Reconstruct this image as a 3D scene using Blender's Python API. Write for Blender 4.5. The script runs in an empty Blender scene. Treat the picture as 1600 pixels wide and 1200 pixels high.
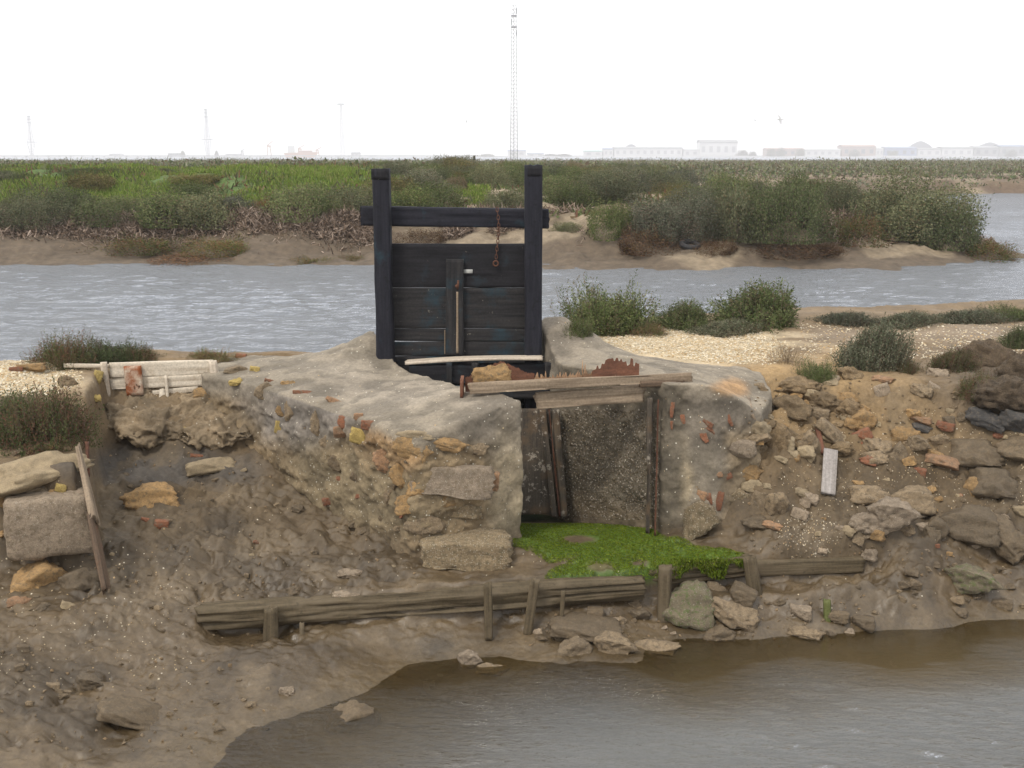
import bpy, bmesh, math, random
import numpy as np
from mathutils import Vector, Matrix
from mathutils.bvhtree import BVHTree
from mathutils.geometry import delaunay_2d_cdt

random.seed(7)
R = np.random.RandomState(11)
sc = bpy.context.scene
COL = sc.collection

# ------------------------------------------------------------------ camera, sky, sun, exposure
F = 1700.0
PITCH = math.atan(357.0 / F)
CAMZ = 3.3
cam_d = bpy.data.cameras.new("camera")
cam_d.sensor_width = 36.0
cam_d.lens = 36.0 * F / 1600.0
cam_d.clip_start = 0.1
cam_d.clip_end = 9000.0
cam = bpy.data.objects.new("camera", cam_d)
cam.location = (0, 0, CAMZ)
cam.rotation_euler = (math.pi / 2 - PITCH, 0, 0)
COL.objects.link(cam)
sc.camera = cam

SUN_EL, SUN_AZ = math.radians(52), math.radians(215)      # azimuth clockwise from +Y
world = bpy.data.worlds.new("World")
sc.world = world
world.use_nodes = True
nt = world.node_tree
nt.nodes.clear()
wo = nt.nodes.new("ShaderNodeOutputWorld")
sky = nt.nodes.new("ShaderNodeTexSky")
sky.sky_type = 'NISHITA'
sky.sun_disc = False
sky.sun_elevation = SUN_EL
sky.sun_rotation = SUN_AZ
sky.dust_density = 4.0
bg1 = nt.nodes.new("ShaderNodeBackground")
bg1.inputs['Strength'].default_value = 0.10
nt.links.new(sky.outputs[0], bg1.inputs['Color'])
bg2 = nt.nodes.new("ShaderNodeBackground")                  # the closed cloud layer, brighter overhead
tc = nt.nodes.new("ShaderNodeTexCoord")
sx = nt.nodes.new("ShaderNodeSeparateXYZ")
nt.links.new(tc.outputs['Generated'], sx.inputs[0])
mr = nt.nodes.new("ShaderNodeMapRange")
mr.inputs['From Min'].default_value = 0.0
mr.inputs['From Max'].default_value = 1.0
mr.inputs['To Min'].default_value = 1.18
mr.inputs['To Max'].default_value = 0.98
nt.links.new(sx.outputs['Z'], mr.inputs['Value'])
nz = nt.nodes.new("ShaderNodeTexNoise")
nz.inputs['Scale'].default_value = 2.2
nz.inputs['Detail'].default_value = 5
nt.links.new(tc.outputs['Generated'], nz.inputs['Vector'])
cr = nt.nodes.new("ShaderNodeMix")
cr.data_type = 'RGBA'
cr.inputs[6].default_value = (0.97, 0.99, 1.02, 1)
cr.inputs[7].default_value = (1.02, 1.0, 0.96, 1)
nt.links.new(nz.outputs['Fac'], cr.inputs[0])
nt.links.new(cr.outputs[2], bg2.inputs['Color'])
nt.links.new(mr.outputs[0], bg2.inputs['Strength'])
ms = nt.nodes.new("ShaderNodeMixShader")
ms.inputs[0].default_value = 0.88
nt.links.new(bg1.outputs[0], ms.inputs[1])
nt.links.new(bg2.outputs[0], ms.inputs[2])
nt.links.new(ms.outputs[0], wo.inputs['Surface'])

sun_d = bpy.data.lights.new("sun", 'SUN')
sun_d.energy = 1.5
sun_d.angle = math.radians(11)
sun_d.color = (1.0, 0.93, 0.82)
sun = bpy.data.objects.new("sun", sun_d)
sd_ = Vector((math.sin(SUN_AZ) * math.cos(SUN_EL), math.cos(SUN_AZ) * math.cos(SUN_EL), math.sin(SUN_EL)))
sun.rotation_euler = sd_.to_track_quat('Z', 'Y').to_euler()
sun.location = (0, -5, 30)
COL.objects.link(sun)

sc.view_settings.view_transform = 'Standard'
sc.view_settings.look = 'None'
sc.view_settings.exposure = 0.60
sc.view_settings.gamma = 1.0
sc.view_settings.use_curve_mapping = False
sc.render.engine = 'CYCLES'
sc.cycles.use_denoising = True
sc.cycles.max_bounces = 6
sc.cycles.diffuse_bounces = 3
sc.cycles.glossy_bounces = 3
sc.cycles.transparent_max_bounces = 8
sc.cycles.volume_bounces = 1

# ------------------------------------------------------------------ small maths helpers
cP, sP = math.cos(PITCH), math.sin(PITCH)


def ray(px, py):
    cx, cy = (px - 800.0) / F, (600.0 - py) / F
    return Vector((cx, cP + cy * sP, -sP + cy * cP))


def PZ(px, py, z):
    d = ray(px, py)
    t = (z - CAMZ) / d.z
    return Vector((0, 0, CAMZ)) + d * t


def PY(px, py, Y):
    d = ray(px, py)
    return Vector((0, 0, CAMZ)) + d * (Y / d.y)


def proj(v):
    x, y, z = v[:, 0], v[:, 1], v[:, 2] - CAMZ
    dep = y * cP - z * sP
    up = y * sP + z * cP
    dep = np.maximum(dep, 0.1)
    return 800 + F * x / dep, 600 - F * up / dep


def ss(a, b, x):
    t = np.clip((x - a) / (b - a), 0, 1)
    return t * t * (3 - 2 * t)


def _h(ix, iy, iz, seed):
    h = (ix.astype(np.int64) * 374761393 + iy.astype(np.int64) * 668265263 + iz.astype(np.int64) * 2147483647 + seed * 974634777) & 0xffffffff
    h = ((h ^ (h >> 13)) * 1274126177) & 0xffffffff
    h = h ^ (h >> 16)
    return (h & 0xffffff) / float(0xffffff)


def vn(x, y, z, seed=0):
    x = np.asarray(x, float); y = np.asarray(y, float) + x * 0; z = np.asarray(z, float) + x * 0
    ix, iy, iz = np.floor(x), np.floor(y), np.floor(z)
    fx, fy, fz = x - ix, y - iy, z - iz
    fx = fx * fx * fx * (fx * (fx * 6 - 15) + 10); fy = fy * fy * fy * (fy * (fy * 6 - 15) + 10); fz = fz * fz * fz * (fz * (fz * 6 - 15) + 10)
    r = 0
    for a in (0, 1):
        wa = fx if a else 1 - fx
        for b in (0, 1):
            wb = fy if b else 1 - fy
            for c in (0, 1):
                wc = fz if c else 1 - fz
                r = r + wa * wb * wc * _h(ix + a, iy + b, iz + c, seed)
    return r * 2 - 1


def fbm(x, y, z, octv=4, seed=0, gain=0.5):
    r, a, s = 0, 1.0, 1.0
    for o in range(octv):
        r = r + a * vn(x * s + 17.3 * o, y * s + 5.1 * o, np.asarray(z) * s + 3.7 * o, seed + o)
        a *= gain; s *= 2.03
    return r


def tps_fit(pts, lam=1e-4):
    P = np.array(pts, float)
    n = len(P)
    d = np.hypot(P[:, None, 0] - P[None, :, 0], P[:, None, 1] - P[None, :, 1])
    K = np.where(d > 0, d * d * np.log(d + 1e-12), 0) + lam * np.eye(n)
    Q = np.c_[np.ones(n), P[:, :2]]
    A = np.block([[K, Q], [Q.T, np.zeros((3, 3))]])
    w = np.linalg.solve(A, np.r_[P[:, 2], 0, 0, 0])
    return P[:, :2], w


def tps_eval(model, x, y):
    C, w = model
    xs, ys = x.ravel(), y.ravel()
    out = w[-3] + w[-2] * xs + w[-1] * ys
    for k in range(len(C)):
        d2 = (xs - C[k, 0]) ** 2 + (ys - C[k, 1]) ** 2 + 1e-12
        out = out + w[k] * 0.5 * d2 * np.log(d2)
    return out.reshape(x.shape)


def sdf(poly, x, y):
    """signed distance to a plan polygon, negative inside"""
    n = len(poly)
    best = np.full(x.shape, 1e9)
    ins = np.zeros(x.shape, bool)
    for i in range(n):
        ax, ay = poly[i]; bx, by = poly[(i + 1) % n]
        ex, ey = bx - ax, by - ay
        t = np.clip(((x - ax) * ex + (y - ay) * ey) / (ex * ex + ey * ey), 0, 1)
        best = np.minimum(best, (x - ax - t * ex) ** 2 + (y - ay - t * ey) ** 2)
        c = ((ay > y) != (by > y))
        ins ^= c & (x < ex * (y - ay) / (ey if abs(ey) > 1e-12 else 1e-12) + ax)
    d = np.sqrt(best)
    return np.where(ins, -d, d)


# ------------------------------------------------------------------ object helpers
def mesh_from(name, V, Fc, cols=None, smooth=True):
    me = bpy.data.meshes.new(name)
    V = np.asarray(V, np.float32); Fc = np.asarray(Fc, np.int32)
    me.vertices.add(len(V)); me.vertices.foreach_set("co", V.ravel())
    k = Fc.shape[1]
    me.loops.add(Fc.size); me.loops.foreach_set("vertex_index", Fc.ravel())
    me.polygons.add(len(Fc))
    me.polygons.foreach_set("loop_start", np.arange(0, Fc.size, k, dtype=np.int32))
    me.polygons.foreach_set("loop_total", np.full(len(Fc), k, np.int32))
    me.polygons.foreach_set("use_smooth", np.full(len(Fc), smooth, bool))
    if cols is not None:
        c = np.asarray(cols, np.float32)
        if c.shape[1] == 3:
            c = np.c_[c, np.ones(len(c), np.float32)]
        a = me.color_attributes.new("Col", 'FLOAT_COLOR', 'POINT')
        a.data.foreach_set("color", c.ravel())
    me.update(); me.validate()
    return me


def link(name, me, mat=None, parent=None, loc=None):
    o = bpy.data.objects.new(name, me)
    COL.objects.link(o)
    if mat is not None and me is not None and len(me.materials) == 0:
        me.materials.append(mat)
    if parent is not None:
        o.parent = parent
    if loc is not None:
        o.location = loc
    return o


def tag(o, label=None, cat=None, group=None, kind=None):
    if label: o['label'] = label
    if cat: o['category'] = cat
    if group: o['group'] = group
    if kind: o['kind'] = kind
    return o


def thing(name, label, cat, loc=(0, 0, 0), group=None):
    o = bpy.data.objects.new(name, None)
    COL.objects.link(o)
    o.location = loc
    o.empty_display_size = 0.1
    return tag(o, label, cat, group)


def own_mat(o, m):
    """object-level material on shared mesh data"""
    if len(o.data.materials) == 0:
        o.data.materials.append(m)
    o.material_slots[0].link = 'OBJECT'
    o.material_slots[0].material = m


# ------------------------------------------------------------------ materials
def newmat(name):
    m = bpy.data.materials.new(name)
    m.use_nodes = True
    t = m.node_tree
    t.nodes.clear()
    out = t.nodes.new("ShaderNodeOutputMaterial")
    return m, t, out


def N(t, kind, **kw):
    n = t.nodes.new(kind)
    for k, v in kw.items():
        if hasattr(n, k):
            setattr(n, k, v)
    return n


def mixc(t, fac, a, b, mode='MIX'):
    n = t.nodes.new("ShaderNodeMix"); n.data_type = 'RGBA'; n.blend_type = mode
    n.clamp_factor = True
    for s, v in ((0, fac), (6, a), (7, b)):
        if isinstance(v, (int, float)):
            n.inputs[s].default_value = v
        elif isinstance(v, tuple):
            n.inputs[s].default_value = v + (1,) if len(v) == 3 else v
        else:
            t.links.new(v, n.inputs[s])
    return n.outputs[2]


def noise(t, vec, scale, detail=6, rough=0.55):
    n = t.nodes.new("ShaderNodeTexNoise")
    n.inputs['Scale'].default_value = scale
    n.inputs['Detail'].default_value = detail
    n.inputs['Roughness'].default_value = rough
    t.links.new(vec, n.inputs['Vector'])
    return n.outputs['Fac']


def ramp(t, v, p0, p1, c0=(0, 0, 0), c1=(1, 1, 1)):
    r = t.nodes.new("ShaderNodeValToRGB")
    r.color_ramp.elements[0].position = p0; r.color_ramp.elements[0].color = c0 + (1,)
    r.color_ramp.elements[1].position = p1; r.color_ramp.elements[1].color = c1 + (1,)
    t.links.new(v, r.inputs[0])
    return r.outputs[0]


def stone_mat(name, base=None, spots=0.0, spot_col=(0.5, 0.47, 0.4), spot_scale=55, grain=40, rough=0.92, bump=0.5,
              blot=(0.75, 1.3), dirt=None, dist=0.012, wetz=None, coords='Object', grains=True):
    if base is not None:
        bump = max(bump, 0.85); dist = max(dist, 0.02)
    m, t, out = newmat(name)
    tcn = N(t, "ShaderNodeTexCoord")
    vec = tcn.outputs[coords]
    p = N(t, "ShaderNodeBsdfPrincipled")
    if base is None:
        at = N(t, "ShaderNodeAttribute"); at.attribute_name = "Col"
        c = at.outputs['Color']
    else:
        oi = N(t, "ShaderNodeObjectInfo")
        gm = N(t, "ShaderNodeNewGeometry")
        vs = N(t, "ShaderNodeVectorMath"); vs.operation = 'SCALE'; vs.inputs['Scale'].default_value = 6.0
        t.links.new(gm.outputs['Position'], vs.inputs[0])
        vec = vs.outputs[0]
        v2 = N(t, "ShaderNodeVectorMath"); v2.operation = 'ADD'
        t.links.new(vec, v2.inputs[0])
        cx = N(t, "ShaderNodeCombineXYZ")
        mm = N(t, "ShaderNodeMath"); mm.operation = 'MULTIPLY'; mm.inputs[1].default_value = 37.0
        t.links.new(oi.outputs['Random'], mm.inputs[0])
        t.links.new(mm.outputs[0], cx.inputs[0]); t.links.new(mm.outputs[0], cx.inputs[1])
        t.links.new(cx.outputs[0], v2.inputs[1])
        vec = v2.outputs[0]
        f = ramp(t, oi.outputs['Random'], 0.0, 1.0, (0.82, 0.82, 0.82), (1.16, 1.14, 1.1))
        c = mixc(t, 1.0, base, f, 'MULTIPLY')
    b = blot
    n1 = noise(t, vec, 3.5, 8, 0.62)
    c = mixc(t, 1.0, c, ramp(t, n1, 0.3, 0.72, (b[0],) * 3, (b[1],) * 3), 'MULTIPLY')
    n2 = noise(t, vec, grain, 5, 0.7)
    c = mixc(t, 1.0, c, ramp(t, n2, 0.28, 0.75, (0.72, 0.71, 0.69), (1.3, 1.3, 1.28)), 'MULTIPLY')
    if dirt is not None:
        n3 = noise(t, vec, 6, 6, 0.6)
        c = mixc(t, ramp(t, n3, 0.5, 0.66), c, dirt)
    hsum = mixc(t, 0.5, n2, noise(t, vec, grain * 0.25, 8, 0.7))
    if spots > 0:
        vo = N(t, "ShaderNodeTexVoronoi"); vo.inputs['Scale'].default_value = spot_scale
        t.links.new(vec, vo.inputs['Vector'])
        sr = N(t, "ShaderNodeSeparateColor"); t.links.new(vo.outputs['Color'], sr.inputs[0])
        g1 = N(t, "ShaderNodeMath"); g1.operation = 'LESS_THAN'; g1.inputs[1].default_value = spots
        t.links.new(sr.outputs[0], g1.inputs[0])
        g2 = N(t, "ShaderNodeMath"); g2.operation = 'LESS_THAN'; g2.inputs[1].default_value = 0.33
        t.links.new(vo.outputs['Distance'], g2.inputs[0])
        g3 = N(t, "ShaderNodeMath"); g3.operation = 'MULTIPLY'
        t.links.new(g1.outputs[0], g3.inputs[0]); t.links.new(g2.outputs[0], g3.inputs[1])
        c = mixc(t, g3.outputs[0], c, spot_col)
    t.links.new(c, p.inputs['Base Color'])
    p.inputs['Roughness'].default_value = rough
    if wetz is not None:
        ge = N(t, "ShaderNodeNewGeometry")
        sp = N(t, "ShaderNodeSeparateXYZ"); t.links.new(ge.outputs['Position'], sp.inputs[0])
        mr_ = N(t, "ShaderNodeMapRange")
        mr_.inputs['From Min'].default_value = wetz[0]; mr_.inputs['From Max'].default_value = wetz[1]
        mr_.inputs['To Min'].default_value = wetz[2]; mr_.inputs['To Max'].default_value = rough
        t.links.new(sp.outputs['Z'], mr_.inputs['Value'])
        n5 = noise(t, vec, 2.3, 5)
        ad = N(t, "ShaderNodeMath"); ad.operation = 'ADD'
        s5 = N(t, "ShaderNodeMath"); s5.operation = 'MULTIPLY_ADD'; s5.inputs[1].default_value = 0.7; s5.inputs[2].default_value = -0.35
        t.links.new(n5, s5.inputs[0]); t.links.new(s5.outputs[0], ad.inputs[0]); t.links.new(mr_.outputs[0], ad.inputs[1])
        t.links.new(ad.outputs[0], p.inputs['Roughness'])
    bm_ = N(t, "ShaderNodeBump"); bm_.inputs['Strength'].default_value = bump; bm_.inputs['Distance'].default_value = dist
    t.links.new(hsum, bm_.inputs['Height'])
    t.links.new(bm_.outputs[0], p.inputs['Normal'])
    t.links.new(p.outputs[0], out.inputs[0])
    return m


def wood_mat(name, c0, c1, scale=(1.2, 40, 40), rough=0.8, bump=0.5, stain=None, stain_rng=(0.55, 0.7), stain2=None, stain2_rng=(0.6, 0.68), knots=False):
    m, t, out = newmat(name)
    tcn = N(t, "ShaderNodeTexCoord")
    mp = N(t, "ShaderNodeMapping"); mp.inputs['Scale'].default_value = scale
    oi = N(t, "ShaderNodeObjectInfo")
    cx = N(t, "ShaderNodeCombineXYZ")
    mm = N(t, "ShaderNodeMath"); mm.operation = 'MULTIPLY'; mm.inputs[1].default_value = 23.0
    t.links.new(oi.outputs['Random'], mm.inputs[0])
    for i in range(3):
        t.links.new(mm.outputs[0], cx.inputs[i])
    t.links.new(cx.outputs[0], mp.inputs['Location'])
    t.links.new(tcn.outputs['Object'], mp.inputs['Vector'])
    g = noise(t, mp.outputs[0], 1.0, 8, 0.65)
    p = N(t, "ShaderNodeBsdfPrincipled")
    c = mixc(t, ramp(t, g, 0.32, 0.68), c0, c1)
    n2 = noise(t, tcn.outputs['Object'], 60, 4)
    c = mixc(t, 1.0, c, ramp(t, n2, 0.3, 0.7, (0.8,) * 3, (1.18,) * 3), 'MULTIPLY')
    if stain is not None:
        v2 = N(t, "ShaderNodeVectorMath"); v2.operation = 'ADD'
        t.links.new(tcn.outputs['Object'], v2.inputs[0]); t.links.new(cx.outputs[0], v2.inputs[1])
        s = noise(t, v2.outputs[0], 3.2, 7, 0.65)
        c = mixc(t, ramp(t, s, stain_rng[0], stain_rng[1]), c, stain)
        if stain2 is not None:
            s = noise(t, v2.outputs[0], 14, 6, 0.7)
            c = mixc(t, ramp(t, s, stain2_rng[0], stain2_rng[1]), c, stain2)
    t.links.new(c, p.inputs['Base Color'])
    p.inputs['Roughness'].default_value = rough
    p.inputs['Specular IOR Level'].default_value = 0.22
    b = N(t, "ShaderNodeBump"); b.inputs['Strength'].default_value = bump; b.inputs['Distance'].default_value = 0.006
    t.links.new(g, b.inputs['Height'])
    t.links.new(b.outputs[0], p.inputs['Normal'])
    t.links.new(p.outputs[0], out.inputs[0])
    return m


def plain_mat(name, c, rough=0.7, metal=0.0, var=0.25, scale=8):
    m, t, out = newmat(name)
    tcn = N(t, "ShaderNodeTexCoord")
    p = N(t, "ShaderNodeBsdfPrincipled")
    n = noise(t, tcn.outputs['Object'], scale, 5)
    cc = mixc(t, 1.0, tuple(c), ramp(t, n, 0.3, 0.7, (1 - var,) * 3, (1 + var,) * 3), 'MULTIPLY')
    t.links.new(cc, p.inputs['Base Color'])
    p.inputs['Roughness'].default_value = rough
    p.inputs['Metallic'].default_value = metal
    t.links.new(p.outputs[0], out.inputs[0])
    return m


def leaf_mat(name, tint=(1, 1, 1), var=0.3):
    m, t, out = newmat(name)
    at = N(t, "ShaderNodeAttribute"); at.attribute_name = "Col"
    oi = N(t, "ShaderNodeObjectInfo")
    f = ramp(t, oi.outputs['Random'], 0, 1, (1 - var, 1 - var, 1 - var * 0.7), (1 + var, 1 + var * 0.85, 1 + var * 0.6))
    c = mixc(t, 1.0, at.outputs['Color'], f, 'MULTIPLY')
    c = mixc(t, 1.0, c, tint, 'MULTIPLY')
    d = N(t, "ShaderNodeBsdfDiffuse"); t.links.new(c, d.inputs[0])
    tr = N(t, "ShaderNodeBsdfTranslucent"); t.links.new(c, tr.inputs[0])
    mx = N(t, "ShaderNodeMixShader"); mx.inputs[0].default_value = 0.25
    t.links.new(d.outputs[0], mx.inputs[1]); t.links.new(tr.outputs[0], mx.inputs[2])
    t.links.new(mx.outputs[0], out.inputs[0])
    return m


def water_mat(name, murk_sheen, depth_attr, scale, rough=0.06, bump=0.3, dist=0.05, stretch=(1, 1, 1), ior=1.33):
    m, t, out = newmat(name)
    tcn = N(t, "ShaderNodeTexCoord")
    mp = N(t, "ShaderNodeMapping"); mp.inputs['Scale'].default_value = stretch
    t.links.new(tcn.outputs['Object'], mp.inputs['Vector'])
    n1 = noise(t, mp.outputs[0], scale, 4, 0.6)
    n2 = noise(t, mp.outputs[0], scale * 0.23, 5, 0.55)
    h = mixc(t, 0.45, n1, n2)
    b = N(t, "ShaderNodeBump"); b.inputs['Strength'].default_value = bump; b.inputs['Distance'].default_value = dist
    n3 = noise(t, tcn.outputs['Object'], 0.25, 3)
    st = ramp(t, n3, 0.35, 0.65, (bump * 0.5,) * 3, (min(1, bump * 1.2),) * 3)
    t.links.new(st, b.inputs['Strength'])
    if depth_attr:
        at = N(t, "ShaderNodeAttribute"); at.attribute_name = "Col"
        sp = N(t, "ShaderNodeSeparateColor"); t.links.new(at.outputs['Color'], sp.inputs[0])
        m2 = N(t, "ShaderNodeMath"); m2.operation = 'MULTIPLY'
        t.links.new(sp.outputs[1], m2.inputs[0]); t.links.new(st, m2.inputs[1])
        t.links.new(m2.outputs[0], b.inputs['Strength'])
    t.links.new(h, b.inputs['Height'])
    fr = N(t, "ShaderNodeFresnel"); fr.inputs['IOR'].default_value = ior
    t.links.new(b.outputs[0], fr.inputs['Normal'])
    gl = N(t, "ShaderNodeBsdfGlossy"); gl.inputs['Roughness'].default_value = rough
    gl.inputs['Color'].default_value = (0.86, 0.9, 0.98, 1)
    t.links.new(b.outputs[0], gl.inputs['Normal'])
    df = N(t, "ShaderNodeBsdfDiffuse"); df.inputs[0].default_value = murk_sheen + (1,)
    if depth_attr:
        t.links.new(mixc(t, sp.outputs[2], (0.085, 0.062, 0.03), murk_sheen), df.inputs[0])  # silt brown to grey: part of the rippled sky reflection painted into the colour
    body = df.outputs[0]
    if depth_attr:
        tr = N(t, "ShaderNodeBsdfTransparent"); tr.inputs[0].default_value = (0.72, 0.66, 0.5, 1)
        mx = N(t, "ShaderNodeMixShader")
        t.links.new(sp.outputs[0], mx.inputs[0])
        t.links.new(tr.outputs[0], mx.inputs[1]); t.links.new(df.outputs[0], mx.inputs[2])
        body = mx.outputs[0]
    mx2 = N(t, "ShaderNodeMixShader")
    t.links.new(fr.outputs[0], mx2.inputs[0]); t.links.new(body, mx2.inputs[1]); t.links.new(gl.outputs[0], mx2.inputs[2])
    t.links.new(mx2.outputs[0], out.inputs[0])
    return m


M = {}
M['ground'] = stone_mat('mud_ground', None, spots=0.0, grain=38, rough=0.85, bump=0.55, blot=(0.7, 1.3), wetz=(0.0, 0.8, 0.22), dist=0.014)
M['wall'] = stone_mat('lime_mortar_wall', None, spots=0.02, spot_scale=60, grain=45, rough=0.93, bump=0.7, blot=(0.8, 1.22), dist=0.012)
M['farground'] = stone_mat('far_ground', None, grain=6, rough=0.95, bump=0.6, blot=(0.75, 1.25), dist=0.06)
M['stone'] = stone_mat('grey_brown_stone', (0.205, 0.155, 0.10), spots=0.08, spot_col=(0.36, 0.31, 0.23), spot_scale=26, grain=17, dirt=(0.115, 0.088, 0.058))
M['pale'] = stone_mat('pale_pinkish_stone', (0.27, 0.215, 0.16), grain=18, spots=0.06, spot_scale=30, dirt=(0.16, 0.122, 0.08))
M['ochre'] = stone_mat('ochre_sandstone', (0.29, 0.185, 0.085), grain=15, dirt=(0.17, 0.12, 0.066))
M['yellow'] = stone_mat('yellow_brick', (0.36, 0.27, 0.095), grain=16, blot=(0.75, 1.15))
M['brick'] = stone_mat('orange_brick', (0.21, 0.088, 0.048), grain=16, dirt=(0.17, 0.12, 0.08))
M['peach'] = stone_mat('peach_brick', (0.30, 0.18, 0.105), grain=16, dirt=(0.18, 0.13, 0.085))
M['muddy'] = stone_mat('mud_coated_stone', (0.125, 0.093, 0.058), grain=14, rough=0.7, dirt=(0.10, 0.077, 0.05))
M['dark'] = stone_mat('dark_slate_stone', (0.06, 0.058, 0.058), grain=22, dirt=(0.12, 0.1, 0.08))
M['shelly'] = stone_mat('shell_crusted_stone', (0.26, 0.20, 0.125), grain=20, spots=0.5, spot_col=(0.40, 0.35, 0.27), spot_scale=13, bump=0.9, dist=0.03, dirt=(0.15, 0.12, 0.07))
M['mossy'] = stone_mat('mossy_boulder', (0.15, 0.125, 0.085), grain=16, dirt=(0.09, 0.115, 0.035), spots=0.1, spot_col=(0.3, 0.28, 0.22), spot_scale=24)
M['darkclod'] = stone_mat('dark_root_earth', (0.11, 0.08, 0.052), grain=14, bump=1.0, dist=0.04, blot=(0.5, 1.4))
M['clod'] = stone_mat('root_bound_earth', (0.23, 0.165, 0.095), grain=14, bump=1.0, dist=0.04, blot=(0.65, 1.3))
M['gate'] = wood_mat('tarred_timber', (0.007, 0.007, 0.009), (0.018, 0.0175, 0.021), scale=(2.5, 30, 30), rough=0.8, stain=(0.02, 0.04, 0.052), stain_rng=(0.58, 0.74), stain2=(0.16, 0.14, 0.11), stain2_rng=(0.66, 0.72))
M['gate_grey'] = wood_mat('weathered_tarred_timber', (0.011, 0.011, 0.013), (0.034, 0.032, 0.032), scale=(2.0, 34, 34), rough=0.85, stain=(0.018, 0.04, 0.055), stain_rng=(0.52, 0.68), stain2=(0.2, 0.18, 0.15), stain2_rng=(0.66, 0.72))
M['post'] = wood_mat('blue_black_timber', (0.006, 0.0065, 0.011), (0.02, 0.0205, 0.029), scale=(2.2, 32, 32), rough=0.75, stain=(0.018, 0.045, 0.06), stain_rng=(0.6, 0.74), stain2=(0.006, 0.006, 0.008), stain2_rng=(0.55, 0.7))
M['oldwood'] = wood_mat('weathered_grey_wood', (0.12, 0.088, 0.06), (0.32, 0.25, 0.18), scale=(1.6, 45, 45), rough=0.85, stain=(0.16, 0.12, 0.085), stain_rng=(0.55, 0.72))
M['palewood'] = wood_mat('bleached_wood', (0.36, 0.30, 0.235), (0.54, 0.47, 0.385), scale=(1.4, 38, 38), rough=0.85, stain=(0.30, 0.24, 0.17), stain_rng=(0.58, 0.75))
M['greyboard'] = wood_mat('grey_board', (0.2, 0.18, 0.165), (0.32, 0.295, 0.28), scale=(1.4, 38, 38), rough=0.85)
M['whitewood'] = wood_mat('whitewashed_board', (0.40, 0.34, 0.265), (0.58, 0.52, 0.43), scale=(1.2, 30, 30), rough=0.85, stain=(0.30, 0.23, 0.15), stain_rng=(0.56, 0.72))
M['rustwood'] = wood_mat('rust_stained_board', (0.42, 0.34, 0.26), (0.5, 0.42, 0.33), scale=(1.2, 30, 30), rough=0.85, stain=(0.22, 0.07, 0.025), stain_rng=(0.46, 0.58), stain2=(0.05, 0.025, 0.015), stain2_rng=(0.6, 0.66))
M['mudwood'] = wood_mat('mud_caked_timber', (0.05, 0.038, 0.022), (0.125, 0.097, 0.06), scale=(1.6, 30, 55), rough=0.7, bump=0.9, stain=(0.115, 0.09, 0.058), stain_rng=(0.5, 0.62), stain2=(0.04, 0.03, 0.018), stain2_rng=(0.6, 0.7))
M['darkwood'] = wood_mat('rotten_dark_wood', (0.05, 0.035, 0.025), (0.16, 0.11, 0.075), scale=(1.6, 36, 36), rough=0.8, stain=(0.16, 0.06, 0.03), stain_rng=(0.55, 0.68))
M['redwood'] = wood_mat('reddish_broken_board', (0.09, 0.042, 0.028), (0.2, 0.088, 0.052), scale=(1.4, 24, 24), rough=0.75, stain=(0.10, 0.045, 0.03), stain_rng=(0.55, 0.7))
M['splinter'] = wood_mat('splintered_wood', (0.16, 0.085, 0.05), (0.42, 0.27, 0.16), scale=(1.4, 24, 24), rough=0.8)
M['rust'] = plain_mat('rust', (0.085, 0.034, 0.018), 0.85, 0.0, 0.5, 40)
M['plate'] = plain_mat('pale_plate', (0.42, 0.42, 0.40), 0.6)
M['shell'] = leaf_mat('shell_flakes', var=0.0)
M['leaf'] = leaf_mat('shrub_leaves')
M['stem'] = plain_mat('woody_stem', (0.12, 0.085, 0.06), 0.9)
M['slotwood'] = wood_mat('barnacled_slot_wood', (0.035, 0.03, 0.025), (0.09, 0.074, 0.058), rough=0.85, bump=.9, stain=(0.10, 0.07, 0.045), stain_rng=(.5, .6), stain2=(0.26, 0.23, 0.19), stain2_rng=(0.57, 0.62))
M['greenpost'] = wood_mat('slimy_green_wood', (0.06, 0.07, 0.02), (0.12, 0.13, 0.045), rough=0.6)

# ------------------------------------------------------------------ plan outlines
WALL_L = [(0.086, 7.86), (-0.30, 7.62), (-0.70, 7.46), (-1.19, 7.95), (-1.70, 8.42), (-2.20, 8.90), (-2.72, 9.25), (-2.75, 10.1), (-1.55, 10.05), (-1.28, 9.85), (-1.18, 9.62), (-0.55, 8.75)]
WALL_R = [(1.17, 8.02), (1.55, 7.95), (1.90, 8.10), (2.12, 8.60), (2.15, 9.3), (1.35, 9.75), (0.95, 10.2), (0.36, 10.15), (0.25, 9.66), (0.42, 8.95), (1.10, 8.20)]
CHAN = [(-0.02, 7.80), (1.22, 7.97), (1.14, 8.22), (0.50, 8.98), (0.40, 9.62), (0.50, 10.4), (0.6, 12), (-1.8, 12), (-1.5, 10.4), (-1.26, 9.7), (-0.62, 8.75)]
MASS = [(-12, 7.28), (-3.04, 7.28), (-3.12, 7.6), (-3.38, 8.6), (-3.50, 9.0), (-3.5, 9.8), (-12, 9.8)]
LEDGE = [(-3.60, 8.98), (-3.0, 8.94), (-2.25, 8.92), (-1.9, 9.4), (-1.9, 10), (-3.7, 10)]

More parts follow.
